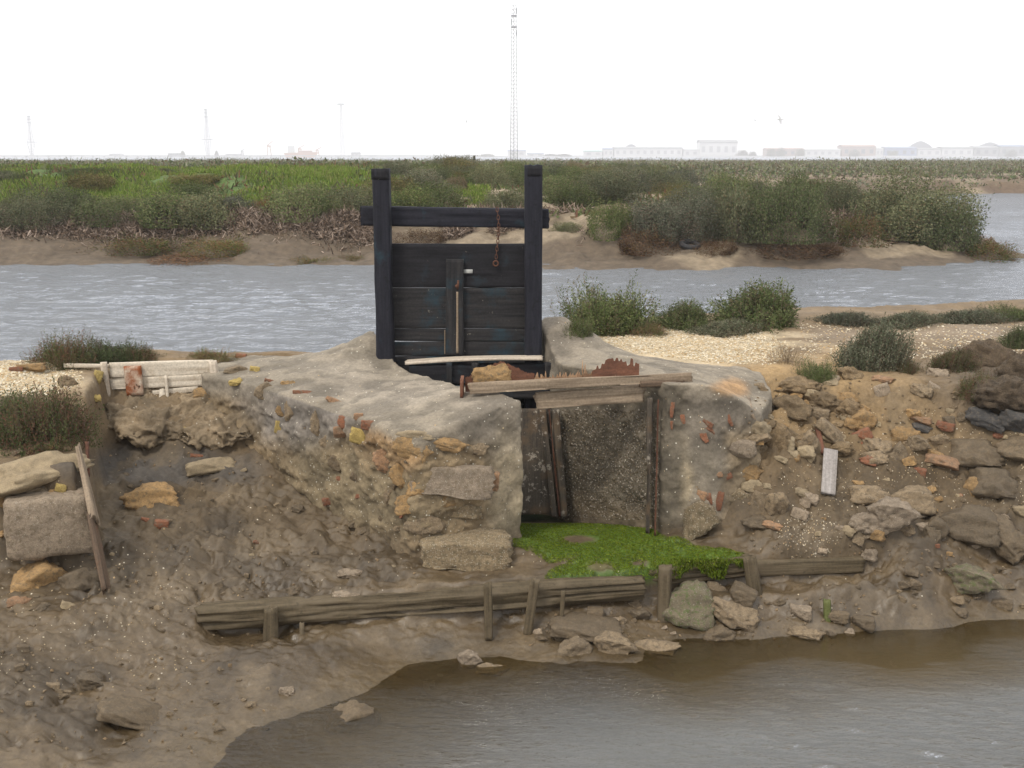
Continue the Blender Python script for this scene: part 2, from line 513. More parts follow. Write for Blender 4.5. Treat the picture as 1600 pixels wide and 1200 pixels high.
# ------------------------------------------------------------------ near bank terrain
tp = [(320, 1200, 0), (460, 1115, 0), (560, 1083, 0), (640, 1055, 0), (720, 1030, 0), (800, 1030, 0), (870, 1035, 0), (1000, 1032, 0),
      (1060, 1008, 0), (1180, 1000, 0), (1300, 992, 0), (1420, 982, 0), (1500, 974, 0), (1600, 967, 0), (1700, 960, 0),
      (560, 1200, -.16), (760, 1130, -.14), (1000, 1110, -.15), (1250, 1070, -.16), (1500, 1050, -.18), (1700, 1040, -.2), (900, 1250, -.3), (1300, 1200, -.32), (1600, 1180, -.35),
      (0, 1000, .34), (0, 1100, .25), (0, 1200, .16), (170, 1200, .05), (150, 1100, .13), (150, 1000, .27), (300, 1060, .12), (400, 1010, .17), (-120, 1100, .3), (-120, 960, .45),
      (540, 1010, .1), (620, 992, .1), (700, 985, .09), (400, 995, .16), (800, 965, .13), (900, 965, .13), (1000, 955, .13), (1100, 950, .13), (1200, 935, .17), (1350, 945, .14), (1500, 955, .05),
      (500, 935, .30), (640, 915, .33), (800, 890, .37), (330, 945, .29), (200, 930, .39), (300, 880, .43), (450, 850, .45), (200, 850, .52), (300, 800, .58), (450, 780, .60), (570, 850, .46),
      (200, 760, .70), (350, 740, .75), (430, 730, .77), (190, 720, .80), (300, 712, .83), (380, 712, .84),
      (0, 930, .42), (100, 960, .36), (0, 860, .52), (100, 880, .48), (-120, 880, .5),
      (250, 626, 1.17), (250, 556, 1.5), (330, 626, 1.17), (180, 626, 1.17), (380, 560, 1.48), (0, 600, 1.42), (60, 580, 1.47), (-100, 600, 1.42),
      (900, 880, .40), (1000, 875, .40), (1100, 870, .40), (1150, 878, .40), (900, 850, .41), (1000, 840, .42),
      (1200, 560, 1.5), (1300, 565, 1.48), (1400, 575, 1.46), (1550, 560, 1.5), (1100, 560, 1.5), (1000, 530, 1.5), (1300, 520, 1.5), (1550, 515, 1.5), (1750, 560, 1.5),
      (1230, 605, 1.36), (1320, 615, 1.31), (1400, 610, 1.36), (1500, 610, 1.38), (1600, 630, 1.35), (1720, 640, 1.32),
      (1220, 660, 1.2), (1320, 665, 1.13), (1450, 665, 1.14), (1560, 690, 1.05), (1720, 700, 1.03),
      (1210, 720, 1.0), (1300, 725, .9), (1450, 725, .90), (1580, 745, .82), (1720, 760, .78),
      (1170, 800, .63), (1250, 795, .67), (1400, 795, .66), (1550, 805, .59), (1700, 820, .54),
      (1150, 850, .44), (1220, 855, .46), (1300, 855, .47), (1420, 865, .43), (1550, 875, .31), (1700, 880, .26),
      (1250, 880, .39), (1345, 885, .37), (1450, 925, .20), (1580, 925, .13), (1700, 920, .12)]
tps = tps_fit([tuple(PZ(a, b, c)) for a, b, c in tp], 2e-3)


def yback(x):
    return np.interp(x, [-12, -5, -2.6, -1, 0.5, 1.2, 2.0, 4.0, 6.0, 12], [9.6, 9.75, 10.15, 10.0, 10.9, 12.0, 12.6, 13.2, 13.6, 14.2])


def near_height(x, y):
    xc = np.clip(x, -4.8, 5.0)
    z = tps_eval(tps, xc, np.clip(y, 4.9, 12.0))
    z = np.minimum(z, 1.52)
    top = ss(9.3, 9.9, y + 0.25 * np.maximum(x, 0))
    z = z * (1 - top) + (1.49 + 0.03 * fbm(x * .8, y * .8, 0, 3, 5)) * top
    # left masonry and earth mass, and the ledge
    w = 0.05 * fbm(x * 5, y * 5, 0, 3, 31)
    a = ss(0.07, -0.07, sdf(MASS, x, y) + w)
    z = z * (1 - a) + np.maximum(z, 1.18 + 0.15 * ss(7.5, 8.2, y) + 0.12 * ss(8.4, 9.0, y)) * a
    a = ss(0.05, -0.05, sdf(LEDGE, x, y) + w)
    z = z * (1 - a) + np.maximum(z, 1.0 + np.clip((y - 8.95) * 0.62, 0, .5)) * a
    # timber edge in the mud: the mud behind the beam stands higher than in front of it
    xl_ = [-2.08, -.68, .09, .72, 1.68, 2.60]
    yl_ = np.interp(x, xl_, [6.98, 7.06, 7.18, 7.34, 7.62, 7.76]) + .02 * fbm(x * 6, y * 0, 0, 3, 61)
    zb_ = np.interp(x, xl_, [.31, .355, .40, .405, .40, .39])
    on = ss(-2.15, -1.95, x) * ss(3.1, 2.55, x)
    dy = y - yl_
    behind = on * ss(-.05, .03, dy) * ss(.42, .10, dy)
    z = z * (1 - behind) + np.maximum(z, zb_) * behind * (dy > -.06) + z * behind * (dy <= -.06)
    front = on * ss(-.02, -.06, dy) * ss(-.42, -.2, dy)
    z = z * (1 - front) + np.minimum(z, zb_ - .2 + .12 * ss(-.10, -.3, -dy)) * front
    # far side runs down into the river
    d = y - yback(x) - 0.12 * fbm(x * 1.2, y * 1.2, 0, 3, 44)
    z = np.where(d > 0, np.minimum(z, 1.49 - d * 0.85), z)
    # front: bed of the creek, then the near bank under the camera
    z = np.where(y < 4.9, -.35 + (4.9 - y) * 0 - 0.1, z)
    nb = ss(3.6, 0.4, y)
    z = z * (1 - nb) + 1.62 * nb
    # channel and wall footings
    ch = ss(0.06, -0.03, sdf(CHAN, x, y))
    floor = np.interp(y, [7.6, 8.15, 8.5, 9.0, 9.6, 12], [.41, .42, .34, .2, .08, .0])
    z = z * (1 - ch) + np.minimum(z * 0 + floor, floor) * ch
    for W in (WALL_L, WALL_R):
        a = ss(-0.08, -0.16, sdf(W, x, y))
        z = z * (1 - a) + np.minimum(z, 0.9) * a
    return np.maximum(z, -0.6), ch


def axis(parts):
    out = []
    for a, b, n in parts:
        out.append(np.linspace(a, b, n, endpoint=False))
    return np.concatenate(out + [np.array([parts[-1][1]])])


ax = axis([(-60, -14, 24), (-14, -5.6, 60), (-5.6, 5.9, 760), (5.9, 16, 70), (16, 60, 24)])
ay = axis([(-6, 4.9, 40), (4.9, 9.4, 380), (9.4, 11.5, 110), (11.5, 16, 90)])
X, Y = np.meshgrid(ax, ay)
Z0, CH = near_height(X, Y)
pts0 = np.c_[X.ravel(), Y.ravel(), Z0.ravel()]
px, py = proj(pts0)
px = px.reshape(X.shape); py = py.reshape(X.shape)


def blob(cx, cy, rx, ry, soft=0.35, warp=None):
    d = np.hypot((px - cx) / rx, (py - cy) / ry)
    if warp is not None:
        d = d + warp
    return ss(1 + soft, 1 - soft, d)


wp = 0.35 * fbm(X * 2.6, Y * 2.6, 0, 4, 77)
dense = ss(0, 1, (X > -5.6) & (X < 5.9) & (Y > 4.8) & (Y < 14))
plateau = ss(1.36, 1.46, Z0) * (Y > 6)
muds = 1 - ss(0.9, 1.25, Z0)
# relief: billowy clods, small pits and ridges
n_big = fbm(X * 1.7, Y * 1.7, 0, 3, 1)
n_mid = fbm(X * 5.0, Y * 5.5, Z0 * 6, 4, 2)
bil = np.abs(fbm(X * 7 + .5 * n_mid, Y * 8, Z0 * 9, 3, 3))
pit = np.maximum(0, fbm(X * 11, Y * 13, Z0 * 12, 3, 9) - 0.35)
fine = fbm(X * 34, Y * 38, Z0 * 30, 3, 4)
rough = np.clip(0.42 + 1.0 * blob(380, 850, 260, 110, .5, wp) + 0.4 * blob(80, 1060, 240, 120, .5, wp) + 0.8 * blob(1480, 730, 260, 200, .5, wp)
                + 0.6 * blob(1220, 640, 130, 80, .5, wp), 0, 1.25)
smoothz = ss(0.0, 0.18, Z0)
rough = .85 * rough * (0.25 + 0.75 * smoothz) * (1 - 0.75 * plateau) * (1 - 0.8 * CH)
ledgey = blob(280, 655, 140, 55, .4, wp)
rough = np.maximum(rough, 0.9 * ledgey)
land = (Y > 4.8)
Zt = Z0 + land * (0.022 * n_big * (1 - plateau * .6) * (1 - CH) + rough * (0.036 * n_mid + 0.058 * (bil - 0.28) - 0.08 * pit) + (0.002 + 0.0035 * rough) * fine)
scarp = blob(270, 655, 135, 45, .4, wp)
Zt = Zt + 0.05 * scarp * np.maximum(0, fbm(X * 4, Y * 4, 3.3, 3, 12))
# drifts where the wall plaster meets etc stay as they are

C = np.zeros(X.shape + (3,))
mud = np.array([0.088, 0.062, 0.034]); earth = np.array([0.175, 0.122, 0.068]); shellc = np.array([0.42, 0.335, 0.22])
ochre = np.array([0.26, 0.175, 0.085]); greyd = np.array([0.065, 0.058, 0.052]); turf = np.array([0.13, 0.105, 0.065]); green = np.array([0.075, 0.13, 0.016])


def lay(C, m, c):
    return C * (1 - m[..., None]) + c * m[..., None]


C[:] = mud
C = lay(C, ss(.55, 1.2, Z0 + 0.25 * wp), mud * 0.35 + earth * 0.65)
C = lay(C, plateau, earth * 0.9)
C = lay(C, blob(1070, 545, 170, 38, .3, wp), shellc)
C = lay(C, blob(30, 590, 110, 26, .4, wp), shellc)
C = lay(C, 0.75 * blob(1250, 590, 120, 35, .5, wp), ochre)
C = lay(C, 0.7 * blob(1180, 610, 60, 50, .5, wp), ochre)
C = lay(C, 0.55 * blob(1330, 650, 160, 60, .6, wp), ochre * .85)
C = lay(C, 0.85 * blob(250, 728, 150, 26, .5, wp), greyd)
C = lay(C, 0.6 * blob(700, 1010, 60, 20, .7, wp), greyd)
C = lay(C, 0.5 * blob(1545, 590, 80, 60, .6, wp), greyd)
C = lay(C, 0.6 * blob(1500, 520, 200, 12, .6, wp), np.array([0.24, 0.19, 0.14]))
C = lay(C, 0.5 * ss(0.12, -0.05, Z0) * land, np.array([0.10, 0.076, 0.043]))
C = lay(C, 0.6 * ss(0.05, 0.5, fbm(X * 2.3, Y * 2.3, 8, 5, 91)) * (1 - plateau), mud * 0.55)
C = lay(C, 0.5 * ss(0.1, 0.55, fbm(X * 3.1, Y * 3.1, 4, 5, 93)) * (1 - plateau), np.array([0.135, 0.10, 0.06]))
ALG = [PZ(a, b, .41)[:2] for a, b in ((805, 800), (812, 862), (862, 874), (905, 870), (880, 885), (858, 897), (930, 901), (1040, 898), (1164, 896), (1160, 868), (1090, 856), (1040, 846), (1030, 800))]
alg = ss(0.05, -0.05, sdf([tuple(p) for p in ALG], X, Y) + 0.10 * wp)
bare = np.clip(blob(905, 843, 26, 6, .4, wp) + blob(1000, 877, 12, 5, .4, wp) + .8 * blob(938, 884, 22, 6, .5, wp), 0, 1)
alg = alg * (1 - bare)
alg = alg * ss(.28, .36, Z0)
C = lay(C, alg, green)
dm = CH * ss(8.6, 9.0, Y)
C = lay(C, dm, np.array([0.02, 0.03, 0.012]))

V = np.c_[X.ravel(), Y.ravel(), Zt.ravel()]
ny, nx = X.shape
ii = (np.arange(ny - 1)[:, None] * nx + np.arange(nx - 1)[None, :]).ravel()
Fq = np.c_[ii, ii + 1, ii + nx + 1, ii + nx]
me = mesh_from("mud_bank", V, Fq, C.reshape(-1, 3))
terrain = link("mud_bank", me, M['ground'])
tag(terrain, kind='structure')
del V


class Surf:
    def __init__(s):
        s.trees = []

    def add(s, ob):
        me = ob.data
        n = len(me.vertices); v = np.empty(n * 3, np.float32); me.vertices.foreach_get("co", v)
        v = v.reshape(-1, 3)
        mw = np.array(ob.matrix_basis)
        v = v @ mw[:3, :3].T + mw[:3, 3]
        polys = [tuple(p.vertices) for p in me.polygons]
        s.trees.append(BVHTree.FromPolygons([tuple(q) for q in v.tolist()], polys))

    def hit(s, px, py):
        o = Vector((0, 0, CAMZ)); d = ray(px, py).normalized()
        return s.cast(o, d)

    def cast(s, o, d):
        best = None
        for t in s.trees:
            loc, nor, idx, dist = t.ray_cast(o, d)
            if loc is not None and (best is None or dist < best[2]):
                if nor.dot(d) > 0: nor = -nor
                best = (loc, nor, dist)
        return best

    def down(s, x, y):
        return s.cast(Vector((x, y, 20)), Vector((0, 0, -1)))


S = Surf()
S.add(terrain)

# ------------------------------------------------------------------ masonry walls (solid, worn mortar over stone)


def solid(name, outline, topfn, zb, voxel, smooth_it=5):
    # resampled outline
    ring = []
    n = len(outline)
    for i in range(n):
        a = Vector(outline[i]); b = Vector(outline[(i + 1) % n])
        k = max(1, int((b - a).length / 0.05))
        for j in range(k):
            ring.append(a.lerp(b, j / k))
    m = len(ring)
    inner = []
    xs = [p.x for p in ring]; ys = [p.y for p in ring]
    gx, gy = np.meshgrid(np.arange(min(xs), max(xs), .06), np.arange(min(ys), max(ys), .06))
    sd = sdf(outline, gx, gy)
    for x, y, d in zip(gx.ravel(), gy.ravel(), sd.ravel()):
        if d < -0.035:
            inner.append(Vector((x, y)))
    vs, es, fs, _, _, _ = delaunay_2d_cdt(ring + inner, [(i, (i + 1) % m) for i in range(m)], [], 1, 1e-5)
    P2 = np.array([(v.x, v.y) for v in vs])
    T = topfn(P2[:, 0], P2[:, 1])
    nv = len(P2)
    bm = bmesh.new()
    up = [bm.verts.new((p[0], p[1], t)) for p, t in zip(P2, T)]
    lo = [bm.verts.new((p[0], p[1], zb)) for p in P2]
    used = {}
    for f in fs:
        bm.faces.new([up[i] for i in f]); bm.faces.new([lo[i] for i in reversed(f)])
        for i in range(len(f)):
            e = (f[i], f[(i + 1) % len(f)])
            used[e] = 1
    for (a, b) in used:
        if (b, a) not in used:
            bm.faces.new([up[b], up[a], lo[a], lo[b]])
    bmesh.ops.recalc_face_normals(bm, faces=bm.faces)
    me = bpy.data.meshes.new(name); bm.to_mesh(me); bm.free()
    ob = bpy.data.objects.new(name, me); COL.objects.link(ob)
    r = ob.modifiers.new("r", 'REMESH'); r.mode = 'VOXEL'; r.voxel_size = voxel; r.adaptivity = 0
    s = ob.modifiers.new("s", 'SMOOTH'); s.factor = 0.6; s.iterations = smooth_it
    dg = bpy.context.evaluated_depsgraph_get()
    ev = ob.evaluated_get(dg)
    m2 = bpy.data.meshes.new_from_object(ev)
    bpy.data.objects.remove(ob); bpy.data.meshes.remove(me)
    nv = len(m2.vertices)
    V = np.empty(nv * 3, np.float32); m2.vertices.foreach_get("co", V); V = V.reshape(-1, 3).astype(float)
    Nn = np.empty(nv * 3, np.float32); m2.vertex_normals.foreach_get("vector", Nn); Nn = Nn.reshape(-1, 3).astype(float)
    faces = [tuple(p.vertices) for p in m2.polygons]
    q = np.array([f if len(f) == 4 else f + (f[-1],) for f in faces if len(f) in (3, 4)])
    bpy.data.meshes.remove(m2)
    return V, Nn, q


def wall_common(V, Nn, q, seed, facemask_fn):
    x, y, z = V[:, 0], V[:, 1], V[:, 2]
    w = 0.3 * fbm(x * 3, y * 3, z * 3, 4, seed + 50)
    big = fbm(x * 2.2, y * 2.2, z * 2.2, 3, seed)
    mid = fbm(x * 7, y * 7, z * 7, 4, seed + 1)
    bil = np.abs(fbm(x * 9, y * 9, z * 11, 4, seed + 2))
    fine = fbm(x * 30, y * 30, z * 30, 3, seed + 3)
    fm, colr = facemask_fn(V, Nn, w, mid)
    # fm: 0 smooth plaster .. 1 rough rubble masonry
    amp = 0.02 * big + (0.011 + 0.009 * fm) * mid - fm * (0.016 + .02 * ss(1.0, 1.2, z)) * (bil - 0.2) + (0.003 + 0.0035 * fm) * fine
    V2 = V + Nn * amp[:, None]
    return V2, colr


def topfn_from(ctrl, lo, hi):
    mdl = tps_fit(ctrl, 1e-3)
    return lambda x, y: np.clip(tps_eval(mdl, x, y), lo, hi)


cl = [tuple(PY(815, 622, 7.9)), (-0.45, 7.66, 1.42), (-0.70, 7.5, 1.36), (-1.19, 8.0, 1.38), (-1.7, 8.5, 1.42), (-2.2, 8.95, 1.44), (-2.7, 9.3, 1.46), (-2.7, 10.0, 1.47),
      (-2.0, 9.9, 1.50), (-1.3, 9.75, 1.74), (-1.45, 9.6, 1.66), (-1.6, 9.95, 1.55), (-1.1, 9.35, 1.52), (-.6, 8.75, 1.5), (-.25, 8.3, 1.52), (-1.3, 8.8, 1.46), (-.75, 8.2, 1.46), (-.2, 7.9, 1.52)]
topL = topfn_from(cl, 1.2, 1.8)
cr_ = [(1.17, 8.05, 1.62), (1.55, 8.0, 1.60), (1.88, 8.15, 1.38), (2.1, 8.6, 1.42), (2.1, 9.2, 1.48), (1.5, 8.6, 1.58), (1.3, 9.6, 1.5), (.9, 9.2, 1.62), (.6, 9.0, 1.60),
       (.30, 9.65, 1.84), (.46, 9.75, 1.88), (.66, 9.75, 1.78), (1.0, 9.95, 1.53), (.5, 10.05, 1.75), (.75, 9.5, 1.68), (.42, 9.2, 1.60)]
topR = topfn_from(cr_, 1.2, 1.9)

plaster = np.array([0.185, 0.158, 0.122]); plasterL = np.array([0.30, 0.26, 0.21]); plasterD = np.array([0.132, 0.112, 0.09])
masonry = np.array([0.205, 0.152, 0.09]); mudc = np.array([0.12, 0.09, 0.056]); orange = np.array([0.34, 0.20, 0.09]); tan = np.array([0.30, 0.245, 0.165])


def vb(P, cx, cy, rx, ry, soft, w):
    d = np.hypot((P[0] - cx) / rx, (P[1] - cy) / ry) + w
    return ss(1 + soft, 1 - soft, d)[:, None]


def fmL(V, Nn, w, mid):
    P = proj(V)
    face = ss(0.75, 0.35, Nn[:, 2])
    below = ss(1.34, 1.2, V[:, 2] + 0.15 * w)
    left = ss(0.02, -0.28, V[:, 0] + 0.25 * w)          # smooth cast corner next to the opening
    fm = face * below * left
    c = np.tile(plaster, (len(V), 1))
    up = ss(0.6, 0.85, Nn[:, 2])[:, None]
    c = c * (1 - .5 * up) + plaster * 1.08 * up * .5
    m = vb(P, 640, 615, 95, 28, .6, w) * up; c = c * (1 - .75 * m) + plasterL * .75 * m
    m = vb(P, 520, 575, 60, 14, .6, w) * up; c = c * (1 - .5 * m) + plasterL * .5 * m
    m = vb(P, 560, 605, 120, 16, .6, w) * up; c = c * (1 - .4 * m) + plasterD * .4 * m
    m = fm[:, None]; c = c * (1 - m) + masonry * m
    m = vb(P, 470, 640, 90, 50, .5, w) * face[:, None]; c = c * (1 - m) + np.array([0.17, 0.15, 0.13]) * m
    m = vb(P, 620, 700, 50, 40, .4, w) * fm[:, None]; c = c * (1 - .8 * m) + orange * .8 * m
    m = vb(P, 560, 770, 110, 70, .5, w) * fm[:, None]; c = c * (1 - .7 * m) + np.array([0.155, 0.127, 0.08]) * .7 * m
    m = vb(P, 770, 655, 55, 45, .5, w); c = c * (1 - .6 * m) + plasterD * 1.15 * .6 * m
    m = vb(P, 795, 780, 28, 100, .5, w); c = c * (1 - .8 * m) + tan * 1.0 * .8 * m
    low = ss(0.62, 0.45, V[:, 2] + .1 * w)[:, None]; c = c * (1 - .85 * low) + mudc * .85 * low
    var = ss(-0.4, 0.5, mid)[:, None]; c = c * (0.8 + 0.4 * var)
    return fm, c


def fmR(V, Nn, w, mid):
    P = proj(V)
    face = ss(0.75, 0.35, Nn[:, 2])
    inner = ss(0.05, -0.05, V[:, 0] - (1.10 - (V[:, 1] - 8.2) * 0.85) - 0.04)   # face towards the channel
    right = ss(1.55, 1.68, V[:, 0] + .15 * w)
    below = ss(1.32, 1.2, V[:, 2] + 0.15 * w)
    fm = np.clip(face * below * right + 0.35 * inner * face, 0, 1)
    c = np.tile(plaster, (len(V), 1))
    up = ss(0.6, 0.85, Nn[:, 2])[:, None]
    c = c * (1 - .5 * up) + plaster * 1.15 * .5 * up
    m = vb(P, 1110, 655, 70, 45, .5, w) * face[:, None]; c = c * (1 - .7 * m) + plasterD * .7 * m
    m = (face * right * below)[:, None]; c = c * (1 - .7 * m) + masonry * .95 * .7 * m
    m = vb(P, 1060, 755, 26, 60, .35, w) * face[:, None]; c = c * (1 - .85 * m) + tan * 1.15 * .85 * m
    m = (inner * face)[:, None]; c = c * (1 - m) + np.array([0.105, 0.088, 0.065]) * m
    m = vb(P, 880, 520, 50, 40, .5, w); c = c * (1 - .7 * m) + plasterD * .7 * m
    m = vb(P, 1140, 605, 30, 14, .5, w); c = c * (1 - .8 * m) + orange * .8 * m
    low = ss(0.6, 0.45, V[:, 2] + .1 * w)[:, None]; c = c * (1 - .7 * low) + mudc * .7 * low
    var = ss(-0.4, 0.5, mid)[:, None]; c = c * (0.8 + 0.4 * var)
    return fm, c


wallL = thing('masonry_wall', 'grey mortared wall with plastered top left of the sluice opening', 'wall', (0, 0, 0))
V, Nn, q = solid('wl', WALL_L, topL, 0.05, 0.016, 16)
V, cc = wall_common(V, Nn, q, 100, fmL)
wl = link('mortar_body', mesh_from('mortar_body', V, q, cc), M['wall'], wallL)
wallR = thing('masonry_wall', 'grey mortared wall with brick bits right of the sluice opening', 'wall', (0, 0, 0))
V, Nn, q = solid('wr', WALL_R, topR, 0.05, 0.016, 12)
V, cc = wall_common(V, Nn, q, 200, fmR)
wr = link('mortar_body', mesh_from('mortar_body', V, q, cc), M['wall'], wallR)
S.add(wl); S.add(wr)
SL = Surf(); SL.trees = [S.trees[1]]
SR = Surf(); SR.trees = [S.trees[2]]

# ------------------------------------------------------------------ rocks


def rock_proto(i, planes, rnd, jag=0.06, sub=4, box=0.0):
    rs = np.random.RandomState(500 + i)
    bm = bmesh.new(); bmesh.ops.create_icosphere(bm, subdivisions=sub, radius=1.0)
    V = np.array([v.co[:] for v in bm.verts]); Fc = np.array([[v.index for v in f.verts] for f in bm.faces]); bm.free()
    if box > 0:
        m = np.abs(V).max(1, keepdims=True)
        V = V * (1 - box) + (V / m) * 0.8 * box
        planes_n = []
    for k in range(planes):
        n = rs.normal(size=3); n /= np.linalg.norm(n)
        h = rs.uniform(0.5, 0.82)
        d = V @ n
        e = np.maximum(0, d - h)
        V = V - e[:, None] * n * 0.93
    x, y, z = V.T
    r = 1 + rnd * fbm(x * 1.1 + i, y * 1.1, z * 1.1, 3, 600 + i) + jag * fbm(x * 3.5, y * 3.5 + i, z * 3.5, 4, 640 + i) - jag * 1.1 * np.abs(fbm(x * 5 + 3, y * 5, z * 5, 4, 660 + i)) + jag * .35 * fbm(x * 14, y * 14, z * 14, 3, 680 + i)
    V = V * r[:, None]
    lo, hi = V.min(0), V.max(0)
    V = (V - (lo + hi) / 2) / (hi - lo)
    return mesh_from('rock', V, Fc)


ROCK = [rock_proto(i, 12, 0.12, 0.12) for i in range(5)] + [rock_proto(10 + i, 6, 0.20, 0.11) for i in range(3)] + [rock_proto(20 + i, 3, 0.05, 0.07, 4, 0.88) for i in range(3)]
ROCK.append(rock_proto(25, 0, 0.03, 0.035, 4, 0.93)); ROCK.append(rock_proto(26, 2, 0.06, 0.06, 4, 0.8))
CLODS = [rock_proto(40 + i, 6, 0.22, 0.15, 4) for i in range(4)]
CHIP = [rock_proto(30 + i, 7, 0.1, 0.05, 1, 0.5 if i % 2 else 0.0) for i in range(6)]


def rock(px, py, w, h, mat, label=None, proto=0, rot=None, deep=0.7, name='stone', parent=None, group=None, cat='stone', surf=None, lift=0.12, tilt=0.0, chip=False):
    surf = surf or S
    r = surf.hit(px, py)
    if r is None:
        return None
    loc, nor, dist = r
    lib = CHIP if chip else (CLODS if mat in ('clod', 'earthm', 'darkclod') else ROCK)
    me = lib[proto % len(lib)]
    o = bpy.data.objects.new(name, me); COL.objects.link(o)
    s = dist / F
    W, H = w * s, h * s
    D = max(min(W, H) * deep, 0.012)
    if abs(ray(px, py).normalized().z) > 0 and nor.z > 0.5:
        H = max(H * 0.85, 0.01)
    o.scale = (W * 1.12, max(D, (W + H) / 2 * deep), H * 1.12)
    dv = ray(px, py).normalized()
    o.location = loc - dv * (D * lift) + Vector((0, 0, 0))
    rz = math.atan2(-dv.x, dv.y)
    yaw = rot if rot is not None else 0.0
    o.rotation_euler = (random.uniform(-.12, .12), tilt, rz + yaw)
    own_mat(o, M[mat])
    if parent is not None:
        o.parent = parent
    elif label:
        tag(o, label, cat, group)
    return o


# stones built into the left wall (parts)
Lst = [(566, 683, 36, 24, 'yellow', 8, .25), (538, 660, 20, 18, 'brick', 9, .2), (533, 675, 22, 18, 'peach', 10, 0), (577, 665, 24, 15, 'brick', 8, .1), (560, 652, 14, 14, 'peach', 9, 0),
       (437, 668, 14, 20, 'yellow', 8, .2), (440, 643, 18, 14, 'ochre', 9, .4), (422, 596, 16, 7, 'brick', 8, .3), (473, 614, 28, 9, 'brick', 10, .1), (522, 627, 26, 10, 'peach', 9, .4), (498, 655, 26, 48, 'stone', 5, -.1),
       (455, 640, 20, 34, 'stone', 6, 0), (413, 610, 28, 26, 'stone', 5, .2), (450, 600, 22, 12, 'ochre', 3, 0), (512, 690, 26, 22, 'stone', 1, 0),
       (705, 752, 124, 48, 'pale', 12, .03), (765, 752, 28, 34, 'peach', 9, .05), (645, 702, 60, 32, 'ochre', 2, .3), (628, 745, 40, 30, 'ochre', 3, .5), (600, 715, 34, 40, 'peach', 1, .5),
       (655, 765, 36, 30, 'ochre', 6, .2), (640, 792, 44, 34, 'ochre', 0, .4), (690, 690, 80, 22, 'ochre', 2, .2), (650, 680, 60, 18, 'tanstone', 7, .1), (610, 775, 20, 30, 'stone', 4, .2),
       (663, 818, 60, 30, 'stone', 5, .1), (720, 800, 60, 26, 'shelly', 7, .0), (530, 725, 34, 22, 'muddy', 3, .3), 
       (700, 780, 30, 22, 'ochre', 5, 0), (745, 700, 36, 20, 'stone', 2, 0), ]
M['tanstone'] = stone_mat('tan_stone', (0.29, 0.23, 0.15), grain=24)
for (a, b, w, h, mt, pr, ti) in Lst:
    rock(a, b, w, h, mt, None, pr, deep=0.45, name='stone' if mt not in ('brick', 'yellow', 'peach') else 'brick', parent=wallL, surf=SL, lift=-0.5 if mt in ('stone', 'ochre', 'muddy', 'tanstone', 'shelly') else (-.12 if w > 60 else -.25), tilt=ti)
# stones built into the right wall
Rst = [(1147, 700, 62, 26, 'pale', 8, .02), (1190, 705, 40, 24, 'stone', 5, .1), (1105, 662, 18, 9, 'brick', 8, .5), (1100, 682, 10, 20, 'brick', 9, -.4), (1110, 672, 16, 8, 'brick', 10, .5), (1050, 640, 6, 24, 'brick', 9, .1),
       (1049, 665, 5, 14, 'brick', 8, .1), (1067, 655, 7, 14, 'brick', 9, -.2), (1140, 657, 6, 18, 'brick', 9, -.4), (1122, 743, 14, 8, 'peach', 8, -.4), (1137, 745, 14, 8, 'brick', 9, -.5), (1165, 735, 50, 26, 'ochre', 2, .1),
       (1150, 780, 50, 34, 'shelly', 5, .1), (1190, 790, 36, 40, 'stone', 3, .2), (1175, 760, 34, 22, 'tanstone', 1, .1), (1124, 783, 10, 28, 'brick', 9, .15), (1108, 780, 8, 18, 'brick', 8, -.2), (1127, 825, 14, 34, 'muddy', 10, .05),
       (1095, 775, 16, 16, 'peach', 8, .3), (1092, 765, 12, 10, 'stone', 3, .3)]
for (a, b, w, h, mt, pr, ti) in Rst:
    rock(a, b, w, h, mt, None, pr, deep=0.45, name='stone' if mt not in ('brick', 'yellow', 'peach') else 'brick', parent=wallR, surf=S if a > 1160 else SR, lift=-0.3, tilt=ti)

